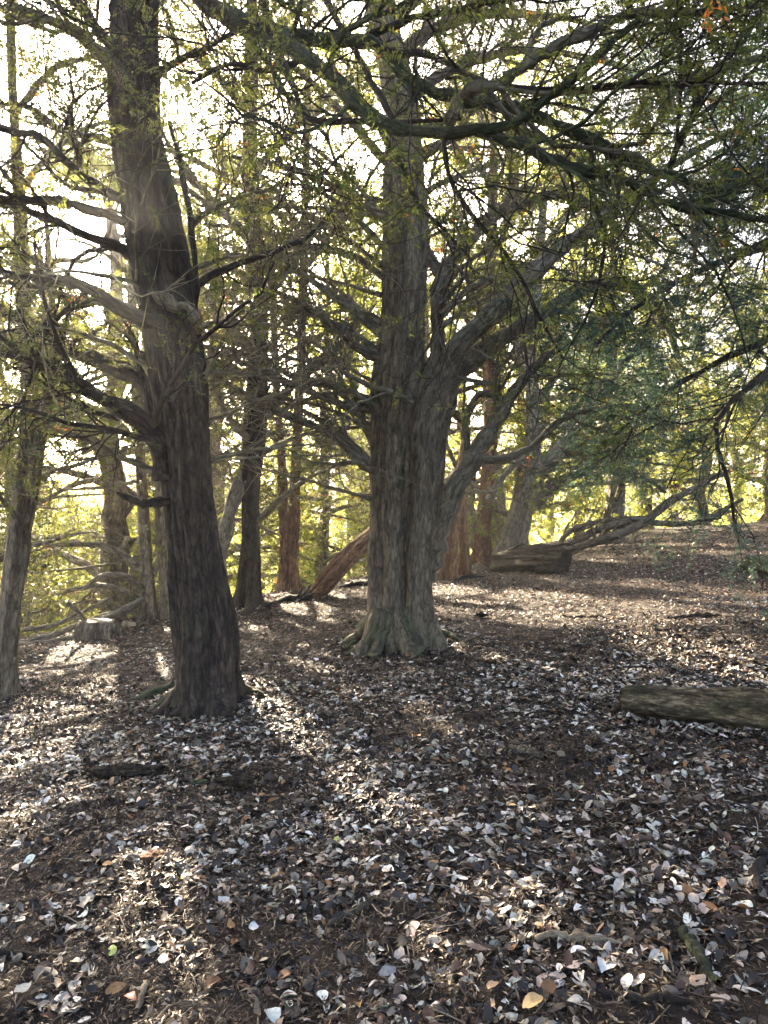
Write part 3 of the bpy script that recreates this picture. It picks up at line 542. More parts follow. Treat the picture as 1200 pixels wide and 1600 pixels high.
traced("straight reddish yew trunk between the broken snag and the leaning tree by the hollow log", (755, 880),
    [dict(pts=[(751, 881, 25), (755, 840, 23), (759, 780, 22), (764, 720, 21), (766, 650, 20), (764, 560, 18), (766, 440, 18), (770, 300, 14), (772, 150, 9)], seg=34, h0=.25, flare=.5)],
    [(L_((762, 740, 0, 9), (800, 710, .3, 8), (860, 680, .8, 6), (930, 660, 1.2, 4)), dict(n2=6, n3=40, n4=100)),
     (L_((760, 770, 0, 8), (720, 740, .3, 7), (700, 700, .6, 6), (680, 640, .8, 4)), dict(n2=6, n3=40, n4=60)),
     (L_((764, 600, 0, 10), (810, 540, .3, 8), (870, 500, .8, 6), (930, 490, 1.2, 4)), dict(n2=8, n3=50, n4=220)),
     (L_((764, 560, 0, 10), (730, 500, .3, 8), (700, 430, .8, 6), (690, 350, 1.2, 4)), dict(n2=8, n3=50, n4=220)),
     (L_((768, 400, 0, 10), (810, 330, .3, 8), (870, 290, .8, 6), (930, 270, 1.2, 4)), dict(n2=8, n3=50, n4=280)),
     (L_((770, 300, 0, 10), (730, 220, .3, 8), (700, 150, .8, 6)), dict(n2=8, n3=50, n4=280)),
     (L_((744, 860, .3, 18), (735, 800, .4, 15), (738, 740, .5, 13), (750, 690, .3, 10)), dict(n2=2, n3=12, n4=0))],
    M_red, M_brown, M_leafm, 77, dn4=4.0, leaf=dict(per=14, ll=.085, lw=.028))

traced("leaning yew with arching limbs, rooted behind the hollow log", (805, 862),
    [dict(pts=[(798, 862, 38), (808, 820, 36), (818, 780, 35), (826, 740, 33), (832, 700, 26), (832, 640, 20), (830, 560, 17), (840, 440, 14), (850, 300, 10)], seg=36, h0=.3, flare=.4),
     dict(pts=[(815, 800, 24), (838, 745, 27), (866, 715, 26), (892, 680, 22), (915, 640, 18), (945, 600, 15), (990, 550, 11), (1040, 500, 7)], ground=False, flare=0, seg=28)],
    [(L_((835, 790, 0, 24), (860, 762, 0, 20), (900, 742, .1, 16), (960, 735, .2, 12), (1010, 748, .3, 8), (1040, 770, .3, 5)), dict(n2=7, n3=46, n4=60, grav2=-.06, mat=M_brown)),
     (L_((850, 735, .1, 16), (890, 700, .4, 14), (940, 670, .8, 11), (1000, 640, 1, 8), (1080, 630, 1, 5)), dict(n2=7, n3=46, n4=180)),
     (L_((828, 700, -.2, 14), (790, 740, -.5, 9), (760, 780, -.8, 6)), dict(n2=4, n3=20, n4=0)),
     (L_((832, 640, 0, 12), (880, 570, .4, 10), (930, 500, .9, 7), (980, 460, 1.2, 5)), dict(n2=8, n3=50, n4=240)),
     (L_((832, 600, 0, 12), (800, 520, .4, 10), (780, 430, .9, 7)), dict(n2=8, n3=50, n4=240)),
     (L_((845, 400, 0, 12), (890, 330, .4, 10), (950, 280, .9, 7), (1000, 240, 1.2, 5)), dict(n2=8, n3=50, n4=280)),
     (L_((815, 810, .5, 10), (770, 800, 1, 8), (730, 820, 1.5, 5)), dict(n2=6, n3=40, n4=60, grav2=-.05))] + thin(9, 7, 838, 560, 790, 260, -20, w=7, n4=40),
    M_grey, M_grey, M_leafy, 88, dn4=4.0, leaf=dict(per=14, ll=.10, lw=.034), D=18.5)

# broken snag with a torn top
traced("broken snag with torn orange heartwood right of the broad middle yew", (700, 905),
    [dict(pts=[(698, 907, 30), (702, 870, 27), (706, 840, 24), (711, 800, 20), (716, 778, 12), (718, 768, 3)], seg=50, h0=.2, flare=.3, flute=.2),
     dict(pts=[(727, 894, 15, .6), (726, 860, 14, .6), (722, 800, 14, .6), (720, 740, 12, .6), (724, 690, 8, .6), (728, 665, 2, .6)], seg=32, h0=.25, flare=.4, flute=.2)],
    [(L_((720, 768, 0, 6), (745, 768, 0, 6), (772, 769, 0, 6)), dict(n2=0, n3=0, mat=M_grey)),
     (L_((690, 760, .6, 10), (705, 745, .6, 12), (725, 720, .6, 9), (740, 690, .6, 5)), dict(n2=3, n3=10, n4=0))],
    M_red, M_dark, M_leafm, 99, name="broken_tree", cat="dead tree")

# out-of-frame yew on the right whose low boughs reach in
traced("drooping blue-green yew boughs hanging in from the right edge", (1760, 1000),
    [dict(pts=[(1760, 1040, 90), (1755, 800, 80), (1750, 500, 72), (1745, 200, 60), (1740, -200, 44), (1740, -600, 20)], seg=48)],
    [(L_((1745, 520, 0, 30), (1500, 380, .3, 22), (1300, 350, .5, 16), (1150, 400, .6, 12), (1020, 460, .6, 8), (930, 540, .6, 5)), dict(n2=16, n3=150, n4=950, grav2=-.05)),
     (L_((1745, 560, 0, 30), (1500, 500, .8, 22), (1300, 490, 1.2, 16), (1180, 540, 1.4, 12), (1060, 600, 1.4, 8), (960, 680, 1.4, 5)), dict(n2=14, n3=130, n4=620, grav2=-.03)),
     (L_((1745, 620, 0, 26), (1500, 540, -.3, 18), (1320, 520, -.4, 13), (1200, 580, -.5, 10), (1120, 660, -.5, 7), (1140, 760, -.5, 6), (1150, 830, -.5, 4)), dict(n2=8, n3=50, n4=90, grav2=-.08)),
     (L_((1745, 420, 0, 28), (1500, 260, .5, 20), (1300, 230, .9, 15), (1180, 270, 1, 11), (1080, 330, 1, 7)), dict(n2=14, n3=130, n4=750, grav2=-.06)),
     (L_((1745, 300, 0, 28), (1500, 130, .5, 20), (1300, 80, .9, 15), (1150, 100, 1.2, 11), (1000, 160, 1.3, 7)), dict(n2=12, n3=110, n4=760)),
     (L_((1740, 100, 0, 26), (1500, -60, .5, 20), (1300, -90, .9, 15), (1150, -70, 1.2, 11), (1000, -20, 1.3, 7)), dict(n2=12, n3=110, n4=760))],
    M_dark, M_dark, M_leafb, 111, dn4=3.2, leaf=dict(per=32, ll=.036, lw=.0098, spread=.24), D=7.6)

# ------------------------------------------------------------------ generic yews further off
def gen_tree(seed, H=10., spread=4., nl=14, leafper=15, ll=.085, lw=.03, n3=60, n4=230, low=1.0):
    rng = np.random.default_rng(seed); K = 30
    z = np.linspace(-.3, H, K); wob = np.cumsum(rng.normal(size=(K, 2)) * .05, 0); P = np.column_stack([wob - wob[0], z])
    R = .24 * rng.uniform(.8, 1.2) * (1 - z / (H * 1.06)) ** .8 + .015
    tb = Buf(); stem(tb, P, R, rng, 20, .1, .6, .3, knots=1)
    br = []; cb = []
    for i in range(nl):
        t = (i + rng.random()) / nl; zz = low + (H * .93 - low) * t; az = i * 2.4 + rng.normal() * .4
        Ln = spread * (1.05 - .75 * t) * rng.uniform(.75, 1.15); el = RAD(rng.uniform(10, 45)); k = 12
        d = np.array([math.cos(az) * math.cos(el), math.sin(az) * math.cos(el), math.sin(el)])
        p0 = np.array([np.interp(zz, z, P[:, 0]), np.interp(zz, z, P[:, 1]), zz]); pts = [p0]
        for j in range(k - 1):
            d = nrm(d + rng.normal(size=3) * .10 + np.array([0, 0, -.07])); pts.append(pts[-1] + d * Ln / (k - 1))
        Pl = np.array(pts); Rl = np.linspace(np.interp(zz, z, R) * .5, .012, k)
        lb = Buf(); tubes(lb, Pl[None], Rl[None], 6)
        P2, R2, _, _ = grow(Pl[None], Rl[None], 7, rng, .2, 1, (.8, 2.2), (25, 65), 7, .2, .0, .5, .55, .008, 1, .45); tubes(lb, P2, R2, 4)
        P3_, R3, _, _ = grow(P2, R2, n3, rng, .1, 1, (.4, 1.2), (30, 70), 5, .25, -.05, .5, .6, .005, .9, .4); tubes(lb, P3_, R3, 3)
        P4, R4, _, _ = grow(P3_, R3, n4, rng, .3, 1, (.2, .5), (25, 60), 3, .2, -.06, .6, .6, .003, .8, .3)
        br.append(lb); cb.append(leaves(P4, rng, leafper, ll, lw))
    V = np.concatenate([c[0] for c in cb]); T = np.concatenate([c[1] for c in cb])
    return dict(trunk=tb, br=br, V=V, T=T)
VAR = [gen_tree(201, 11, 4.2, 15), gen_tree(202, 9.5, 4.6, 14), gen_tree(203, 12.5, 4.0, 16, low=1.6), gen_tree(204, 8, 4.4, 13, low=.5)]
VM = []
for v in VAR:
    cb = Buf(); cb.add(v['V'], np.arange(len(v['V']) * 4).reshape(-1, 4), None, v['T'])
    VM.append(dict(trunk=v['trunk'].mesh("trunk", M_brown), br=[x.mesh("branch", M_grey) for x in v['br']], crown=cb.mesh("crown", M_leafm, False)))
def place(vi, px, D, rz, sc, lm, label, group, name="yew_tree", sz=1.):
    x = (px - CX) / F * D; z = float(base_h(x, D)) - .05
    root = empty(name, (x, D, z), label, "tree", group); root.rotation_euler = (0, 0, rz); root.scale = (sc, sc, sc * sz)
    v = VAR[vi]; m = VM[vi]
    def ch(nm, me, mat):
        o = bpy.data.objects.new(nm, me); COL.objects.link(o); o.parent = root
        if mat: o.material_slots[0].link = 'OBJECT'; o.material_slots[0].material = mat
    ch("trunk", m['trunk'], None)
    for b_ in m['br']: ch("branch", b_, None)
    c, s = math.cos(rz), math.sin(rz); Rm = np.array([[c, -s, 0], [s, c, 0], [0, 0, 1]])
    C = (v['V'].mean(1) * [sc, sc, sc * sz]) @ Rm.T + [x, D, z]
    k = cullmask(C) & near_cull(C, 3)
    if k.all(): ch("crown", m['crown'], lm)
    else:
        cb = Buf(); V = v['V'][k]; cb.add(V, np.arange(len(V) * 4).reshape(-1, 4), None, v['T'][k]); ch("crown", cb.mesh("crown", lm, False), None)
BG = [  # variant, px, depth, rot, scale, material
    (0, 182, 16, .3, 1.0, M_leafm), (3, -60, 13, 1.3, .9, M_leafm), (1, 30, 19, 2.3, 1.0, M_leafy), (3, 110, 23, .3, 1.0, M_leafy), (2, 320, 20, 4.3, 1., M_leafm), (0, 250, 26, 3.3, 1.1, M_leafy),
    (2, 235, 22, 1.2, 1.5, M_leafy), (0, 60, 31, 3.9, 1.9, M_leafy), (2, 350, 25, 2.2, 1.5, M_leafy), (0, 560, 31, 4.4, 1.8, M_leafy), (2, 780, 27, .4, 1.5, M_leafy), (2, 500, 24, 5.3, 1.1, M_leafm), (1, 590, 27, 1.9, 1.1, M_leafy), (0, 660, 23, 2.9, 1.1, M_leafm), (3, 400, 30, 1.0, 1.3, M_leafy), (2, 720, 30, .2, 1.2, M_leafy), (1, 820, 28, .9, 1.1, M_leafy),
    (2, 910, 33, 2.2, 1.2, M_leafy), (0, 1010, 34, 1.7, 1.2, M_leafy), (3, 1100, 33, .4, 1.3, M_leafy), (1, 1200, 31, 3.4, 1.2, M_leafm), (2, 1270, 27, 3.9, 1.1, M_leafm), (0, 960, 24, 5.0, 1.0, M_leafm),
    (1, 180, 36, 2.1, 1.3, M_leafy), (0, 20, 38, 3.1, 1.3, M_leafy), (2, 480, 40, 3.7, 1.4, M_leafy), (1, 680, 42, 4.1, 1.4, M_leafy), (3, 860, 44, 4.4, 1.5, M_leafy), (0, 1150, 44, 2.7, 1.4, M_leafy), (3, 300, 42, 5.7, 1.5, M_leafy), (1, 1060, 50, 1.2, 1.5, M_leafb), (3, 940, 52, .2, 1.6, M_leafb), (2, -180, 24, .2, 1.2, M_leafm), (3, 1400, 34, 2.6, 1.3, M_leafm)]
for i, (vi, px, D, rz, sc, lm) in enumerate(BG):
    if D < 21: lab, g = "mid-distance yew with dense layered boughs on the slope behind the first trees", "yews standing just over the brow"
    elif D < 35: lab, g = "sunlit yellow-green yew seen through the bare branches beyond the brow", "sunlit yews beyond the brow"
    else: lab, g = "pale hazy evergreen far down the slope among other distant trees", "distant evergreens down the slope"
    place(vi, px, D, rz, sc, lm, lab, g)

# far-off wood: one mass
rng = np.random.default_rng(9); n = 60000
th = rng.uniform(-1.15, 1.15, n); rr = rng.uniform(62, 110, n); c = np.stack([rr * np.sin(th), rr * np.cos(th), np.zeros(n)], -1)
top = 9 + 4 * vn(P3(c[:, 0] / 6, c[:, 1] / 6)); c[:, 2] = base_h(c[:, 0], c[:, 1]) + top * rng.random(n) ** .7
d = nrm(rng.normal(size=(n, 3))); e = nrm(np.cross(d, rng.normal(size=(n, 3))))
V = np.stack([c - d * .45, c + e * .22, c + d * .45, c - e * .22], 1); t = np.clip(.5 + .3 * vn(c * .2) + rng.normal(size=n) * .1, 0, 1)
k = cullmask(c); b = Buf(); b.add(V[k], np.arange(k.sum() * 4).reshape(-1, 4), None, np.stack([t, 0 * t, t], -1)[k])
tag(b.build("distant_woods", M_leafy, smooth=False), "hazy far-off wood closing the view behind the yews", "woods", kind="stuff")

# ------------------------------------------------------------------ fallen wood
def tilt_log(name, label, cat, p0, p1, r0, r1, mat, endmat, seed=1, sink=.25, flute=.08, parts=True, hollow=False, bend=0., group=None, n=50, rough=1.):
    rng = np.random.default_rng(seed); a = np.asarray(p0, float); b_ = np.asarray(p1, float); mid = (a + b_) / 2
    t = np.linspace(0, 1, n)[:, None]; P = a + (b_ - a) * t; side = nrm(np.cross(b_ - a, [0, 0, 1])); P = P + side * (bend * np.sin(np.pi * t)) + rng.normal(size=(1, 3)) * 0
    R = (r0 + (r1 - r0) * t[:, 0]); R = R * (1 - .22 * np.exp(-t[:, 0] * n / 4) - .15 * np.exp(-(1 - t[:, 0]) * n / 4)) * (1 + .06 * vn(P3(t[:, 0] * 9 + seed, 0, 0)))
    root = empty(name, (mid[0], mid[1], float(base_h(mid[0], mid[1]))), label, cat, group)
    tb = Buf(); stem(tb, P, R, rng, 48, flute, 0, .3, knots=2, rough=rough)
    V = tb.v[0].reshape(n, 48, 3)
    tb.build("bark", mat, root)
    for e, sgn in ((0, -1), (n - 1, 1)):
        ring = V[e]; ce = ring.mean(0); ax = nrm((b_ - a)) * sgn; eb = Buf()
        rings = [ring]
        prof = [(.9, .012), (.6, .008), (.3, .01), (.02, .012)] if not hollow else [(.86, .012), (.62, -.05), (.45, -.35), (.02, -.4)]
        for s, dp in prof: rings.append(ce + (ring - ce) * s * (1 + .05 * rng.normal(size=(48, 1)) * (s > .1)) + ax * (dp + .008 * rng.normal(size=(48, 1))))
        A = np.array(rings); idx = np.arange(A.shape[0] * 48).reshape(-1, 48); nn = np.roll(idx, -1, 1)
        eb.add(A, np.stack([idx[:-1], nn[:-1], nn[1:], idx[1:]], -1), A - ce); eb.build("cut_end", endmat, root)
    return root
def GP(px, py, up=0.):
    D = hit(px, py); p = W(px, py, D); p[2] = float(base_h(p[0], p[1])) + up; return p
p0 = GP(976, 1118, .125); p1 = GP(1235, 1152, .13)
tilt_log("fallen_log", "smooth mossy log with flaking bark lying at the right edge in the near litter", "log", p0, p1, .105, .112, M_log, M_rot, 5, bend=-.03, n=160, flute=.03, rough=1.25)
p0 = GP(776, 893, .22); p1 = GP(880, 897, .26)
lg = tilt_log("hollow_log", "massive dark hollow log with splintered sides lying before the leaning yew", "log", p0, p1, .24, .30, M_rot, M_black, 6, flute=.16, hollow=True, n=80, rough=1.8)
b = Buf(); rng = np.random.default_rng(61)
for i in range(14):
    u = rng.random(); q = p0 + (p1 - p0) * u + [0, -.18 * rng.random(), .2 + rng.random() * .1]; e = q + nrm(p1 - p0) * rng.uniform(.2, .6) + rng.normal(size=3) * .05
    tubes(b, spline(np.array([q, (q + e) / 2 + rng.normal(size=3) * .03, e]), 6)[None], np.array([[.01, .03, .035, .03, .02, .005]]), 6)
b.build("splinter", M_rot, lg)
tilt_log("mossy_log", "yellow-green mossy log end at the far right edge of the slope", "log", GP(1165, 890, .12), GP(1260, 912, .14), .13, .16, M_green, M_rot, 8, n=40)
# leaning dead trunk
D = hit(500, 935); a = np.array([W(478, 932, D), W(500, 920, D), W(525, 893, D), W(555, 862, D + .3), W(590, 828, D + .6), W(620, 790, D + .9)]); 
root = empty("leaning_dead_trunk", a[1], "dead trunk leaning up from the ground towards the broad middle yew", "dead trunk")
tb = Buf(); s = spline(a, 60); stem(tb, s, np.interp(np.linspace(0, 1, 60), [0, .1, .3, 1], [.05, .15, .19, .13]), np.random.default_rng(4), 36, .14, 0, .3, knots=2, rough=1.5); tb.build("trunk", M_red, root)
b = Buf(); s = spline(np.array([W(500, 918, D), W(478, 932, D - .2), W(462, 930, D - .3)]), 10); tubes(b, s[None], np.linspace(.10, .02, 10)[None], 8); b.build("root", M_dark, root)

def ground_stick(name, label, pts, mat, cat="stick", seed=1, twigs=0, lift=.5, group=None):
    rng = np.random.default_rng(seed); a = []
    for px, py, wd in pts:
        D = hit(px, py); p = W(px, py, D); a.append([*p, wd / 2 / F * D])
    s = spline(np.array(a), 20); P = s[:, :3].copy(); R = np.abs(s[:, 3]) + .001; P[:, 2] = hgt(P[:, 0], P[:, 1]) + R * lift + .008
    P += rng.normal(size=P.shape) * R[:, None] * .2
    b = Buf(); tubes(b, P[None], R[None] * (1 + .15 * rng.normal(size=(1, 20))), 9)
    if twigs:
        P2, R2, _, _ = grow(P[None], R[None], twigs, rng, .2, 1, (.2, .7), (25, 60), 5, .15, .0, .3, .5, .004); tubes(b, P2, R2, 5)
    return tag(b.build(name, mat), label, cat, group)
ground_stick("fallen_branch", "short thick stick on the litter left of the broad middle yew's foot", [(532, 919, 5), (550, 916, 9), (572, 914, 9), (585, 912, 5)], M_black, "branch")
ground_stick("fallen_branch", "thin forked branch lying on the open slope, above the near right log", [(1045, 975, 5), (1080, 968, 9), (1120, 968, 9), (1145, 972, 5)], M_dark, "branch", 2, 5)
ground_stick("fallen_stick", "short pale stick in the litter in the middle of the foreground", [(798, 1170, 6), (812, 1176, 9), (828, 1181, 9), (842, 1184, 7)], M_grey)
ground_stick("fallen_stick", "long split pale stick lying across the bottom right foreground", [(838, 1463, 9), (880, 1464, 12), (925, 1468, 11), (962, 1472, 6)], M_cut)
ground_stick("fallen_stick", "curved dark grey stick at the right edge of the foreground", [(1200, 1340, 13), (1187, 1355, 14), (1183, 1380, 14), (1186, 1408, 12)], M_dark, seed=3)
ground_stick("fallen_stick", "mossy broken stick in the bottom right corner", [(1065, 1455, 14), (1085, 1490, 20), (1110, 1520, 14), (1125, 1545, 8)], M_green, seed=3)
ground_stick("fallen_stick", "dark stick lying along the bottom right of the foreground", [(935, 1555, 7), (980, 1566, 12), (1040, 1572, 10), (1085, 1574, 5)], M_dark, seed=4)
ground_stick("fallen_stick", "grey stick running in from the left edge at the bottom", [(0, 1492, 10), (30, 1490, 10), (65, 1492, 8), (90, 1495, 4)], M_dark, seed=5)
ground_stick("fallen_stick", "brown stick lying in the sunlit scrap at bottom centre", [(512, 1434, 5), (540, 1424, 9), (565, 1415, 9), (580, 1410, 5)], M_brown, seed=6)
ground_stick("fallen_stick", "pale curved twig near the sunlit scrap at bottom left", [(213, 1570, 7), (222, 1550, 9), (228, 1530, 8)], M_cut, seed=7)
ground_stick("fallen_branch", "dark branch scrap on the sunlit slope by the reddish twin trunks", [(418, 950, 6), (440, 943, 10), (465, 941, 12), (485, 940, 6)], M_black, "branch", 3, 6)
ground_stick("fallen_branch", "low dark root-like branch right of the near middle litter", [(880, 965, 3), (920, 968, 5), (960, 972, 4)], M_dark, "branch", 4, 2)
def clod(name, label, px, py, size, mat, cat, seed, flat=.4):
    rng = np.random.default_rng(seed); p = GP(px, py); u, v = 40, 24
    U, Vv = np.meshgrid(np.linspace(0, 2 * np.pi, u, endpoint=False), np.linspace(-.45 * np.pi, .499 * np.pi, v), indexing='ij')
    d = np.stack([np.cos(U) * np.cos(Vv), np.sin(U) * np.cos(Vv), np.sin(Vv)], -1)
    r = 1 + .45 * vn(d * 1.7 + seed) + .3 * vn(d * [9, 9, 4] + seed) + .15 * vn(d * 15 + seed)
    Q = d * r[..., None] * np.array([size[0], size[1], size[2]]) + p + [0, 0, size[2] * .3]
    idx = np.arange(u * v).reshape(u, v); nn = np.roll(idx, -1, 0); b = Buf(); b.add(Q, np.stack([idx[:, :-1], nn[:, :-1], nn[:, 1:], idx[:, 1:]], -1), Q)
    return tag(b.build(name, mat), label, cat)
clod("rotten_wood", "flat black chunk of rotten wood in the near litter below the nearest tree", 205, 1208, (.24, .07, .035), M_rot, "rotten wood", 3)
clod("rotten_wood", "small black wood scrap on bare ground right of the broad middle yew", 752, 962, (.07, .05, .03), M_black, "rotten wood", 5)
clod("rotten_wood", "low dark chunk of rotten wood in the litter right of the black one", 365, 1222, (.10, .05, .02), M_rot, "rotten wood", 6)
clod("rotten_wood", "dark flat wood scraps beside the foot of the broken snag", 738, 905, (.25, .12, .05), M_black, "rotten wood", 7)
clod("needle_clump", "rusty orange clump of dry needles in the lower left litter", 243, 1342, (.055, .04, .018), M_red, "needle clump", 8)
clod("moss_tuft", "small bright green moss tuft in the litter below the nearest tree", 312, 1223, (.045, .025, .012), M_green, "moss", 9)
# stump with pale cut top
p = GP(155, 998); root = empty("tree_stump", p, "short sawn stump with a white sunlit top by the tangled low branches", "stump")
tb = Buf(); P = np.array([p + [0, 0, z] for z in np.linspace(-.1, .27, 24)]); stem(tb, P, np.full(24, .19), np.random.default_rng(2), 60, .16, .6, .1, knots=2, rough=1.8); V = tb.v[0].reshape(24, 60, 3); tb.build("bark", M_brown, root)
ring = V[-1]; ce = ring.mean(0); A = np.array([ring, ce + (ring - ce) * .93 + [0, 0, .012], ce + (ring - ce) * .5 + [0, 0, .014], ce + (ring - ce) * .02 + [0, 0, .013]]); idx = np.arange(240).reshape(4, 60); nn = np.roll(idx, -1, 1)
eb = Buf(); eb.add(A, np.stack([idx[:-1], nn[:-1], nn[1:], idx[1:]], -1), A - ce); eb.build("cut_top", M_cut, root)
clod("pale_scrap", "white sheet-like scrap on the ground between the sawn stump and the twin trunks", 200, 980, (.13, .08, .07), M_cut, "scrap", 12)  # rounded lump put in for a white sheet-like object
# tangle of dead branches on the bank at the left
for i, pts in enumerate([[(30, 1005, 8), (90, 990, 9), (150, 965, 8), (215, 950, 5)], [(25, 1015, 6), (80, 1003, 8), (130, 990, 7), (170, 985, 4)], [(150, 975, 12), (190, 955, 12), (225, 935, 8)], [(35, 985, 7), (90, 975, 8), (140, 950, 6), (180, 930, 4)], [(105, 940, 6), (130, 965, 8), (150, 990, 6)]]):
    D = [11.3, 11.0, 11.4, 11.8, 11.][i]; rng = np.random.default_rng(40 + i)
    s = spline(np.array([[*W(px, py, D + .1 * j), wd / 2 / F * D] for j, (px, py, wd) in enumerate(pts)]), 16); b = Buf(); P = s[:, :3]; P[:, 2] = np.maximum(P[:, 2], base_h(P[:, 0], P[:, 1]) + .03)
    dress(b, None, P, s[:, 3], rng, 7, 30, 30, s2=(.6, 1.8), flat=.4)
    tag(b.build("dead_branch", M_grey), ["long bleached dead bough lowest in the tangle by the left bank", "short grey bough lying in front of the tangle on the left bank", "thick pale bough propped between the stump and the twin trunks", "upper dark bough of the tangle behind the stump", "thin dead bough crossing the tangle just left of the stump"][i], "branch", "dead boughs tangled on the left bank")
# low branches lying out to the right from behind the hollow log
root = empty("fallen_limb", GP(868, 872), "long fallen limb reaching right from the hollow log with upturned forks", "fallen limb")
D = 16.5
for pts in ([(872, 868, .3, 13), (910, 853, .1, 14), (950, 840, -.2, 14), (1000, 820, -.3, 13), (1045, 785, -.4, 12), (1090, 760, -.5, 9), (1130, 740, -.6, 6)], [(874, 862, .5, 13), (905, 842, .3, 12), (950, 822, .2, 12), (1000, 818, .3, 9)], [(985, 812, 0, 8), (1020, 816, 0, 10), (1055, 819, 0, 10), (1100, 815, 0, 9), (1130, 798, 0, 7), (1160, 780, 0, 5)], [(872, 856, .6, 9), (888, 832, .5, 8), (930, 816, .5, 8), (1010, 808, .8, 6)]):
    P, R = limb_path(pts, D); lb = Buf(); dress(lb, None, P, R, np.random.default_rng(len(pts)), 4, 22, 30, s2=(.5, 1.5)); lb.build("branch", M_brown, root)

# ------------------------------------------------------------------ leaf litter
LU = np.array([0, .08, .25, .45, .65, .84, .95, 1.]); LWd = np.array([.06, .42, .82, 1., .93, .62, .30, .03])
def curl0(rng, n): return rng.normal(size=n) * .6
def leaf_geo(x, y, rng, ln, asp, tiltmax, lift, full, calm=1.):
    n = len(x); az = rng.uniform(0, 2 * np.pi, n)
    curl = calm * curl0(rng, n); cup = calm * rng.uniform(-.7, 1.3, n); tw = calm * rng.normal(size=n) * .5
    uu = LU if full else np.array([0, .5, 1.]); ww = LWd if full else np.array([.15, 1, .1]); k = len(uu)
    u = (uu[None, :, None] - .5) * np.ones((n, 1, 3)); v = ww[None, :, None] * np.array([-1, 0, 1.])[None, None] * np.ones((n, 1, 1)) * .5 * (1 + .10 * rng.normal(size=(n, 1, 1))) * (1 + .06 * rng.normal(size=(n, k, 3))) + .03 * rng.normal(size=(n, k, 1))
    w_ = asp[:, None, None]
    X_ = u; Y_ = v * w_; Z_ = curl[:, None, None] * (u ** 2) * 1.2 + cup[:, None, None] * np.abs(v) * w_ * 1.0 + tw[:, None, None] * u * v * w_ + .02 * rng.normal(size=(n, k, 3))
    Q = np.stack([X_, Y_, Z_], -1).reshape(n, -1, 3) * ln[:, None, None]
    a, b_ = rng.normal(size=n) * tiltmax, rng.normal(size=n) * tiltmax
    ca, sa = np.cos(a)[:, None], np.sin(a)[:, None]; Q = np.stack([Q[..., 0] * ca - Q[..., 2] * sa, Q[..., 1], Q[..., 0] * sa + Q[..., 2] * ca], -1)
    ca, sa = np.cos(b_)[:, None], np.sin(b_)[:, None]; Q = np.stack([Q[..., 0], Q[..., 1] * ca - Q[..., 2] * sa, Q[..., 1] * sa + Q[..., 2] * ca], -1)
    ca, sa = np.cos(az)[:, None], np.sin(az)[:, None]; Q = np.stack([Q[..., 0] * ca - Q[..., 1] * sa, Q[..., 0] * sa + Q[..., 1] * ca, Q[..., 2]], -1)
    Q[..., 2] -= Q[..., 2].min(1, keepdims=True) * .75
    Q += np.stack([x, y, hgt(x, y) + lift], -1)[:, None]
    idx = np.arange(n * k * 3).reshape(n, k, 3); F_ = np.stack([idx[:, :-1, :-1], idx[:, 1:, :-1], idx[:, 1:, 1:], idx[:, :-1, 1:]], -1)
    return Q, F_.reshape(n, -1, 4)
def scatter(rng, n, d0, d1, pw=2.):
    D = (d0 ** pw + (d1 ** pw - d0 ** pw) * rng.random(n)) ** (1 / pw); x = rng.uniform(-.60, .60, n) * D + rng.uniform(-.8, .8, n); return x, D
def pal(rng, n, cols, p, jit=.12):
    c = np.array(cols)[rng.choice(len(cols), n, p=p)]; return np.clip(c * (1 + rng.normal(size=(n, 1)) * jit) * (1 + rng.normal(size=(n, 3)) * .03), .005, .9)
PALE = [(.70, .63, .53), (.48, .425, .34), (.27, .235, .18), (.48, .36, .27), (.34, .30, .24)]
DARK = [(.045, .032, .024), (.022, .016, .012), (.12, .092, .066), (.085, .042, .026), (.24, .12, .045)]
FARD = [(.16, .085, .05), (.07, .042, .028), (.24, .16, .10), (.20, .09, .045), (.30, .17, .08)]
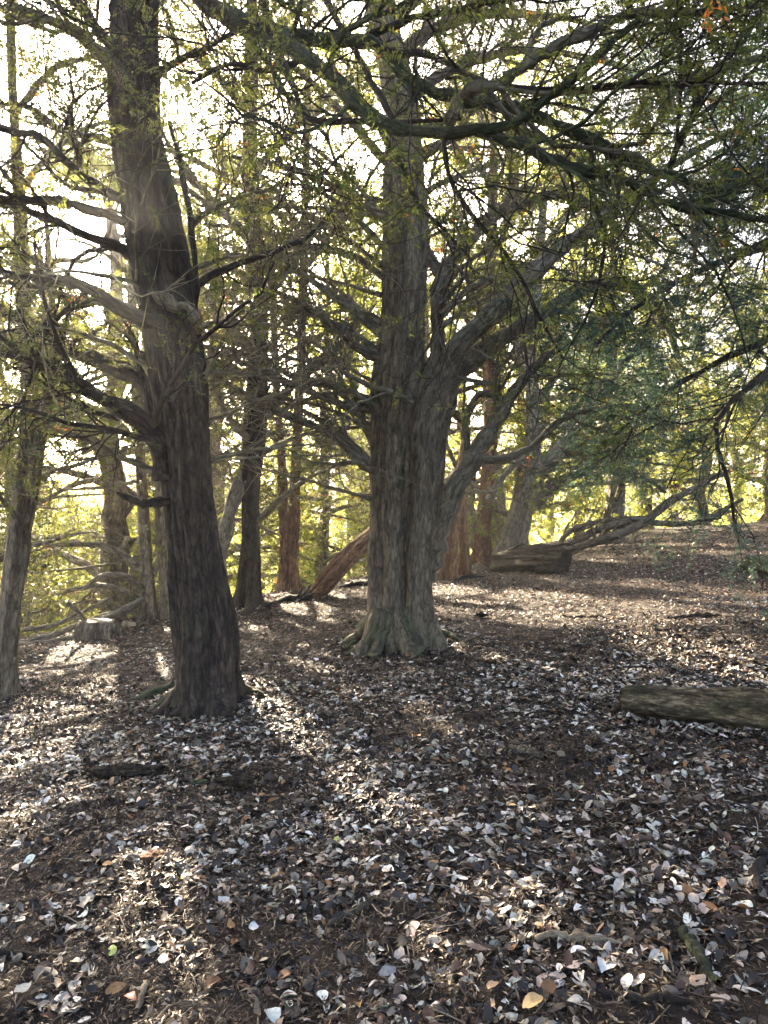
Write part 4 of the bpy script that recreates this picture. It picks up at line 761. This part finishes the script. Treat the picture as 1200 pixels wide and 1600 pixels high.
def litter(name, label, seed, sets):
    rng = np.random.default_rng(seed); b = Buf()
    for (n, d0, d1, cols, pr, l0, l1, tl, full, thr) in sets:
        x, y = scatter(rng, n, d0, d1)
        dens = vn(P3(x / .9, y / .9, 2)) * .42 + vn(P3(x / .22, y / .22, 4)) * .4 + .08 * np.clip((x + .5) / 3, -1, 1)
        k = dens > rng.uniform(-1, 1, n) * .45 + thr
        x, y = x[k], y[k]; n = len(x)
        Q, F_ = leaf_geo(x, y, rng, l0 + (l1 - l0) * rng.random(n) ** 1.5, rng.uniform(.36, .68, n), tl, .004, full, .62)
        col = pal(rng, n, cols, pr, .2)
        b.add(Q, F_.reshape(-1, 4), None, np.repeat(col, F_.shape[1], 0))
    for (tx, ty, rr_, m_) in BANK:
        n = int(m_ * (1 if cols is PALE or cols is not FARD else 1)); a_ = rng.uniform(0, 6.3, n); q_ = rr_ * (.75 + np.abs(rng.normal(size=n)) * .4); x = tx + np.cos(a_) * q_; y = ty + np.sin(a_) * q_
        Q, F_ = leaf_geo(x, y, rng, rng.uniform(.03, .065, n), rng.uniform(.36, .68, n), .45, .012, True, .8)
        b.add(Q, F_.reshape(-1, 4), None, np.repeat(pal(rng, n, sets[0][3], sets[0][4], .2), F_.shape[1], 0))
    n = 160; u_ = rng.random(n); la, lb_ = GP(974, 1122), GP(1235, 1162); c_ = la + (lb_ - la) * u_[:, None]
    Q, F_ = leaf_geo(c_[:, 0] + rng.normal(size=n) * .03, c_[:, 1] - .02 + rng.normal(size=n) * .04, rng, rng.uniform(.03, .06, n), rng.uniform(.36, .68, n), .5, .02, True, .8)
    b.add(Q, F_.reshape(-1, 4), None, np.repeat(pal(rng, n, sets[0][3], sets[0][4], .2), F_.shape[1], 0))
    return tag(b.build(name, M_litter), label, "leaf litter", kind="stuff")
BANK = [(-1.62, 6.72, .36, 200), (.20, 8.88, .58, 300), (-4.05, 7.95, .22, 80), (-2.4, 13, .35, 80)]
PP = [.28, .27, .22, .13, .10]; PD = [.3, .34, .18, .12, .06]
litter("pale_leaves", "pale grey fallen leaves strewn over the dark woodland floor", 31, [(27000, 1.5, 7, PALE, PP, .018, .068, .24, True, .02), (8000, 7, 10, PALE, PP, .022, .066, .22, True, .02), (20000, 10, 26, PALE, PP, .03, .07, .25, False, .1)])
litter("brown_leaves", "brown decaying leaves matted under the pale ones", 32, [(22000, 1.5, 8, DARK, PD, .02, .07, .42, True, -.5), (70000, 1.5, 9, DARK, PD, .006, .028, .5, False, -.6), (9000, 1.5, 9, PALE, PP, .006, .024, .4, False, -.2), (34000, 8, 26, FARD, PD, .03, .08, .3, False, -.5)])
# needles and slivers
rng = np.random.default_rng(33); n = 210000; x, y = scatter(rng, n, 1.5, 11, 1.5)
az = rng.uniform(0, 6.3, n); ln = rng.uniform(.012, .05, n); el = rng.normal(size=n) * .3; d = np.stack([np.cos(az) * np.cos(el), np.sin(az) * np.cos(el), np.sin(el)], -1)
s_ = np.stack([-np.sin(az), np.cos(az), rng.normal(size=n) * .6], -1) * (.0008 + .0045 * rng.random(n) ** 3)[:, None]; c = np.stack([x, y, hgt(x, y) + .006 + np.abs(np.sin(el)) * ln * .5], -1)
m_ = c + np.array([0, 0, .004]); V = np.stack([c - d * ln[:, None] / 2, m_ + s_, c + d * ln[:, None] / 2, m_ - s_], 1)
b = Buf(); b.add(V, np.arange(n * 4).reshape(-1, 4), None, pal(rng, n, [(.065, .042, .027), (.34, .24, .14), (.15, .095, .055), (.025, .018, .014)], [.38, .11, .17, .34], .25))
n = 90000; x, y = scatter(rng, n, 10, 24, 1.8); az = rng.uniform(0, 6.3, n); ln = rng.uniform(.02, .08, n); el = rng.normal(size=n) * .3
d = np.stack([np.cos(az) * np.cos(el), np.sin(az) * np.cos(el), np.sin(el)], -1); s_ = np.stack([-np.sin(az), np.cos(az), rng.normal(size=n) * .6], -1) * (.002 + .009 * rng.random(n) ** 2)[:, None]
c = np.stack([x, y, hgt(x, y) + .008 + np.abs(np.sin(el)) * ln * .5], -1); m_ = c + np.array([0, 0, .006]); V = np.stack([c - d * ln[:, None] / 2, m_ + s_, c + d * ln[:, None] / 2, m_ - s_], 1)
b.add(V, np.arange(n * 4).reshape(-1, 4), None, pal(rng, n, [(.09, .05, .03), (.36, .24, .14), (.20, .12, .07), (.03, .02, .015)], [.34, .14, .24, .28], .25))
n = 5200; x, y = scatter(rng, n, 1.5, 12, 1.8); az = rng.uniform(0, 6.3, n); ln = rng.uniform(.04, .16, n); K = 4
tt = np.linspace(-.5, .5, K); cv = rng.normal(size=n) * .25
PX = x[:, None] + np.cos(az)[:, None] * tt * ln[:, None] - np.sin(az)[:, None] * cv[:, None] * tt ** 2 * ln[:, None]; PY = y[:, None] + np.sin(az)[:, None] * tt * ln[:, None] + np.cos(az)[:, None] * cv[:, None] * tt ** 2 * ln[:, None]
PZ = hgt(PX, PY) + .008 + np.abs(rng.normal(size=(n, K))) * .006; RR = rng.uniform(.0012, .0042, n)[:, None] * np.linspace(1, .6, K)[None]
tubes(b, np.stack([PX, PY, PZ], -1), RR, 4, None); b.t[-1] = np.repeat(pal(rng, n, [(.09, .06, .04), (.24, .19, .13), (.05, .035, .028)], [.5, .2, .3], .2), (K - 1) * 4, 0)
tag(b.build("needle_litter", M_litter), "dry yew needles and tiny twigs covering the soil", "needle litter", kind="stuff")
# single leaves that stand out
SPEC = [(832, 1572, .075, (.62, .38, .12), "yellow-brown curled leaf, lowest and largest near the bottom centre"), (745, 1482, .08, (.13, .06, .06), "large dark maroon leaf right of the bottom centre"), (772, 1550, .07, (.42, .25, .13), "tan leaf in the bottom litter just above the yellow-brown one"),
        (202, 1556, .065, (.30, .03, .02), "deep red leaf in the sunlit scrap at the lower left"), (168, 1358, .05, (.62, .30, .08), "small orange leaf left of the rusty needle clump"), (285, 1370, .05, (.60, .45, .05), "small yellow leaf just right of the rusty needle clump"), (260, 1385, .05, (.34, .06, .05), "red leaf beneath the yellow one in the lower left scrap"),
        (396, 1447, .07, (.58, .62, .64), "bright white leaf with a pointed tip left of bottom centre"), (425, 1582, .08, (.50, .58, .56), "long pale blue-white leaf at the bottom edge"), (722, 1368, .06, (.66, .66, .62), "rounded white leaf in the middle of the foreground"), (1064, 1404, .065, (.52, .55, .58), "flat silvery leaf in the right foreground"),
        (695, 1298, .06, (.68, .68, .66), "upright bright white leaf above the rounded white one"), (525, 1310, .05, (.50, .52, .10), "lime-yellow leaf in the centre litter"), (933, 1373, .06, (.45, .27, .25), "pinkish brown leaf right of centre in the foreground"), (1128, 1391, .06, (.60, .33, .20), "salmon orange leaf near the right edge of the foreground"), (946, 1520, .09, (.50, .54, .56), "large ribbed white leaf standing up at the lower right"),
        (1090, 1545, .07, (.55, .32, .18), "orange-tan leaf in the lower right corner litter"), (255, 1500, .07, (.26, .20, .20), "greyish purple leaf standing up in the lower left"), (35, 1560, .08, (.42, .42, .38), "large grey-green leaf flat at the bottom left corner"), (22, 1280, .05, (.50, .50, .08), "yellow-green leaf by the left edge"), (175, 1485, .055, (.42, .50, .08), "bright green-yellow leaf in the lower left litter"), (1040, 1168, .06, (.38, .52, .28), "pale green leaf beyond the centre right litter"), (1150, 1292, .06, (.22, .34, .14), "green-veined leaf by the right edge"), (802, 1258, .05, (.62, .36, .16), "small orange leaf in the mid foreground"), (605, 1522, .07, (.17, .17, .19), "dark slate leaf at the bottom centre"), (905, 1395, .07, (.55, .56, .55), "narrow tall white leaf in the right foreground")]
for i, (px, py, ln, col, lab) in enumerate(SPEC):
    rng = np.random.default_rng(500 + i); p = GP(px, py); b = Buf()
    col = tuple(.72 * c_ + .28 * (.30, .26, .20)[j_] for j_, c_ in enumerate(col)); Q, F_ = leaf_geo(np.array([p[0]]), np.array([p[1]]), rng, np.array([ln]), np.array([.55]), .16, .020, True, .45)
    b.add(Q, F_.reshape(-1, 4), None, np.tile(col, (F_.shape[1], 1))); o = b.build("fallen_leaf", M_litter); tag(o, lab, "leaf", "fallen leaves that stand out from the litter")

# ------------------------------------------------------------------ air
b = Buf(); x0, x1, y0, y1, z0, z1 = -240, 240, -70, 270, -12, 26
vv = np.array([[x, y, z] for x in (x0, x1) for y in (y0, y1) for z in (z0, z1)], float)
b.add(vv, np.array([[0, 1, 3, 2], [4, 6, 7, 5], [0, 4, 5, 1], [2, 3, 7, 6], [0, 2, 6, 4], [1, 5, 7, 3]]))
m, nt, out = newmat("haze_air"); v = N_(nt, "ShaderNodeVolumePrincipled", i_Density=HAZE, i_Anisotropy=.62); v.inputs['Color'].default_value = (.92, .95, 1, 1)
nt.links.new(v.outputs[0], out.inputs['Volume']); tag(b.build("haze", m, smooth=False), "thin bright morning haze between the trees", "haze", kind="stuff")
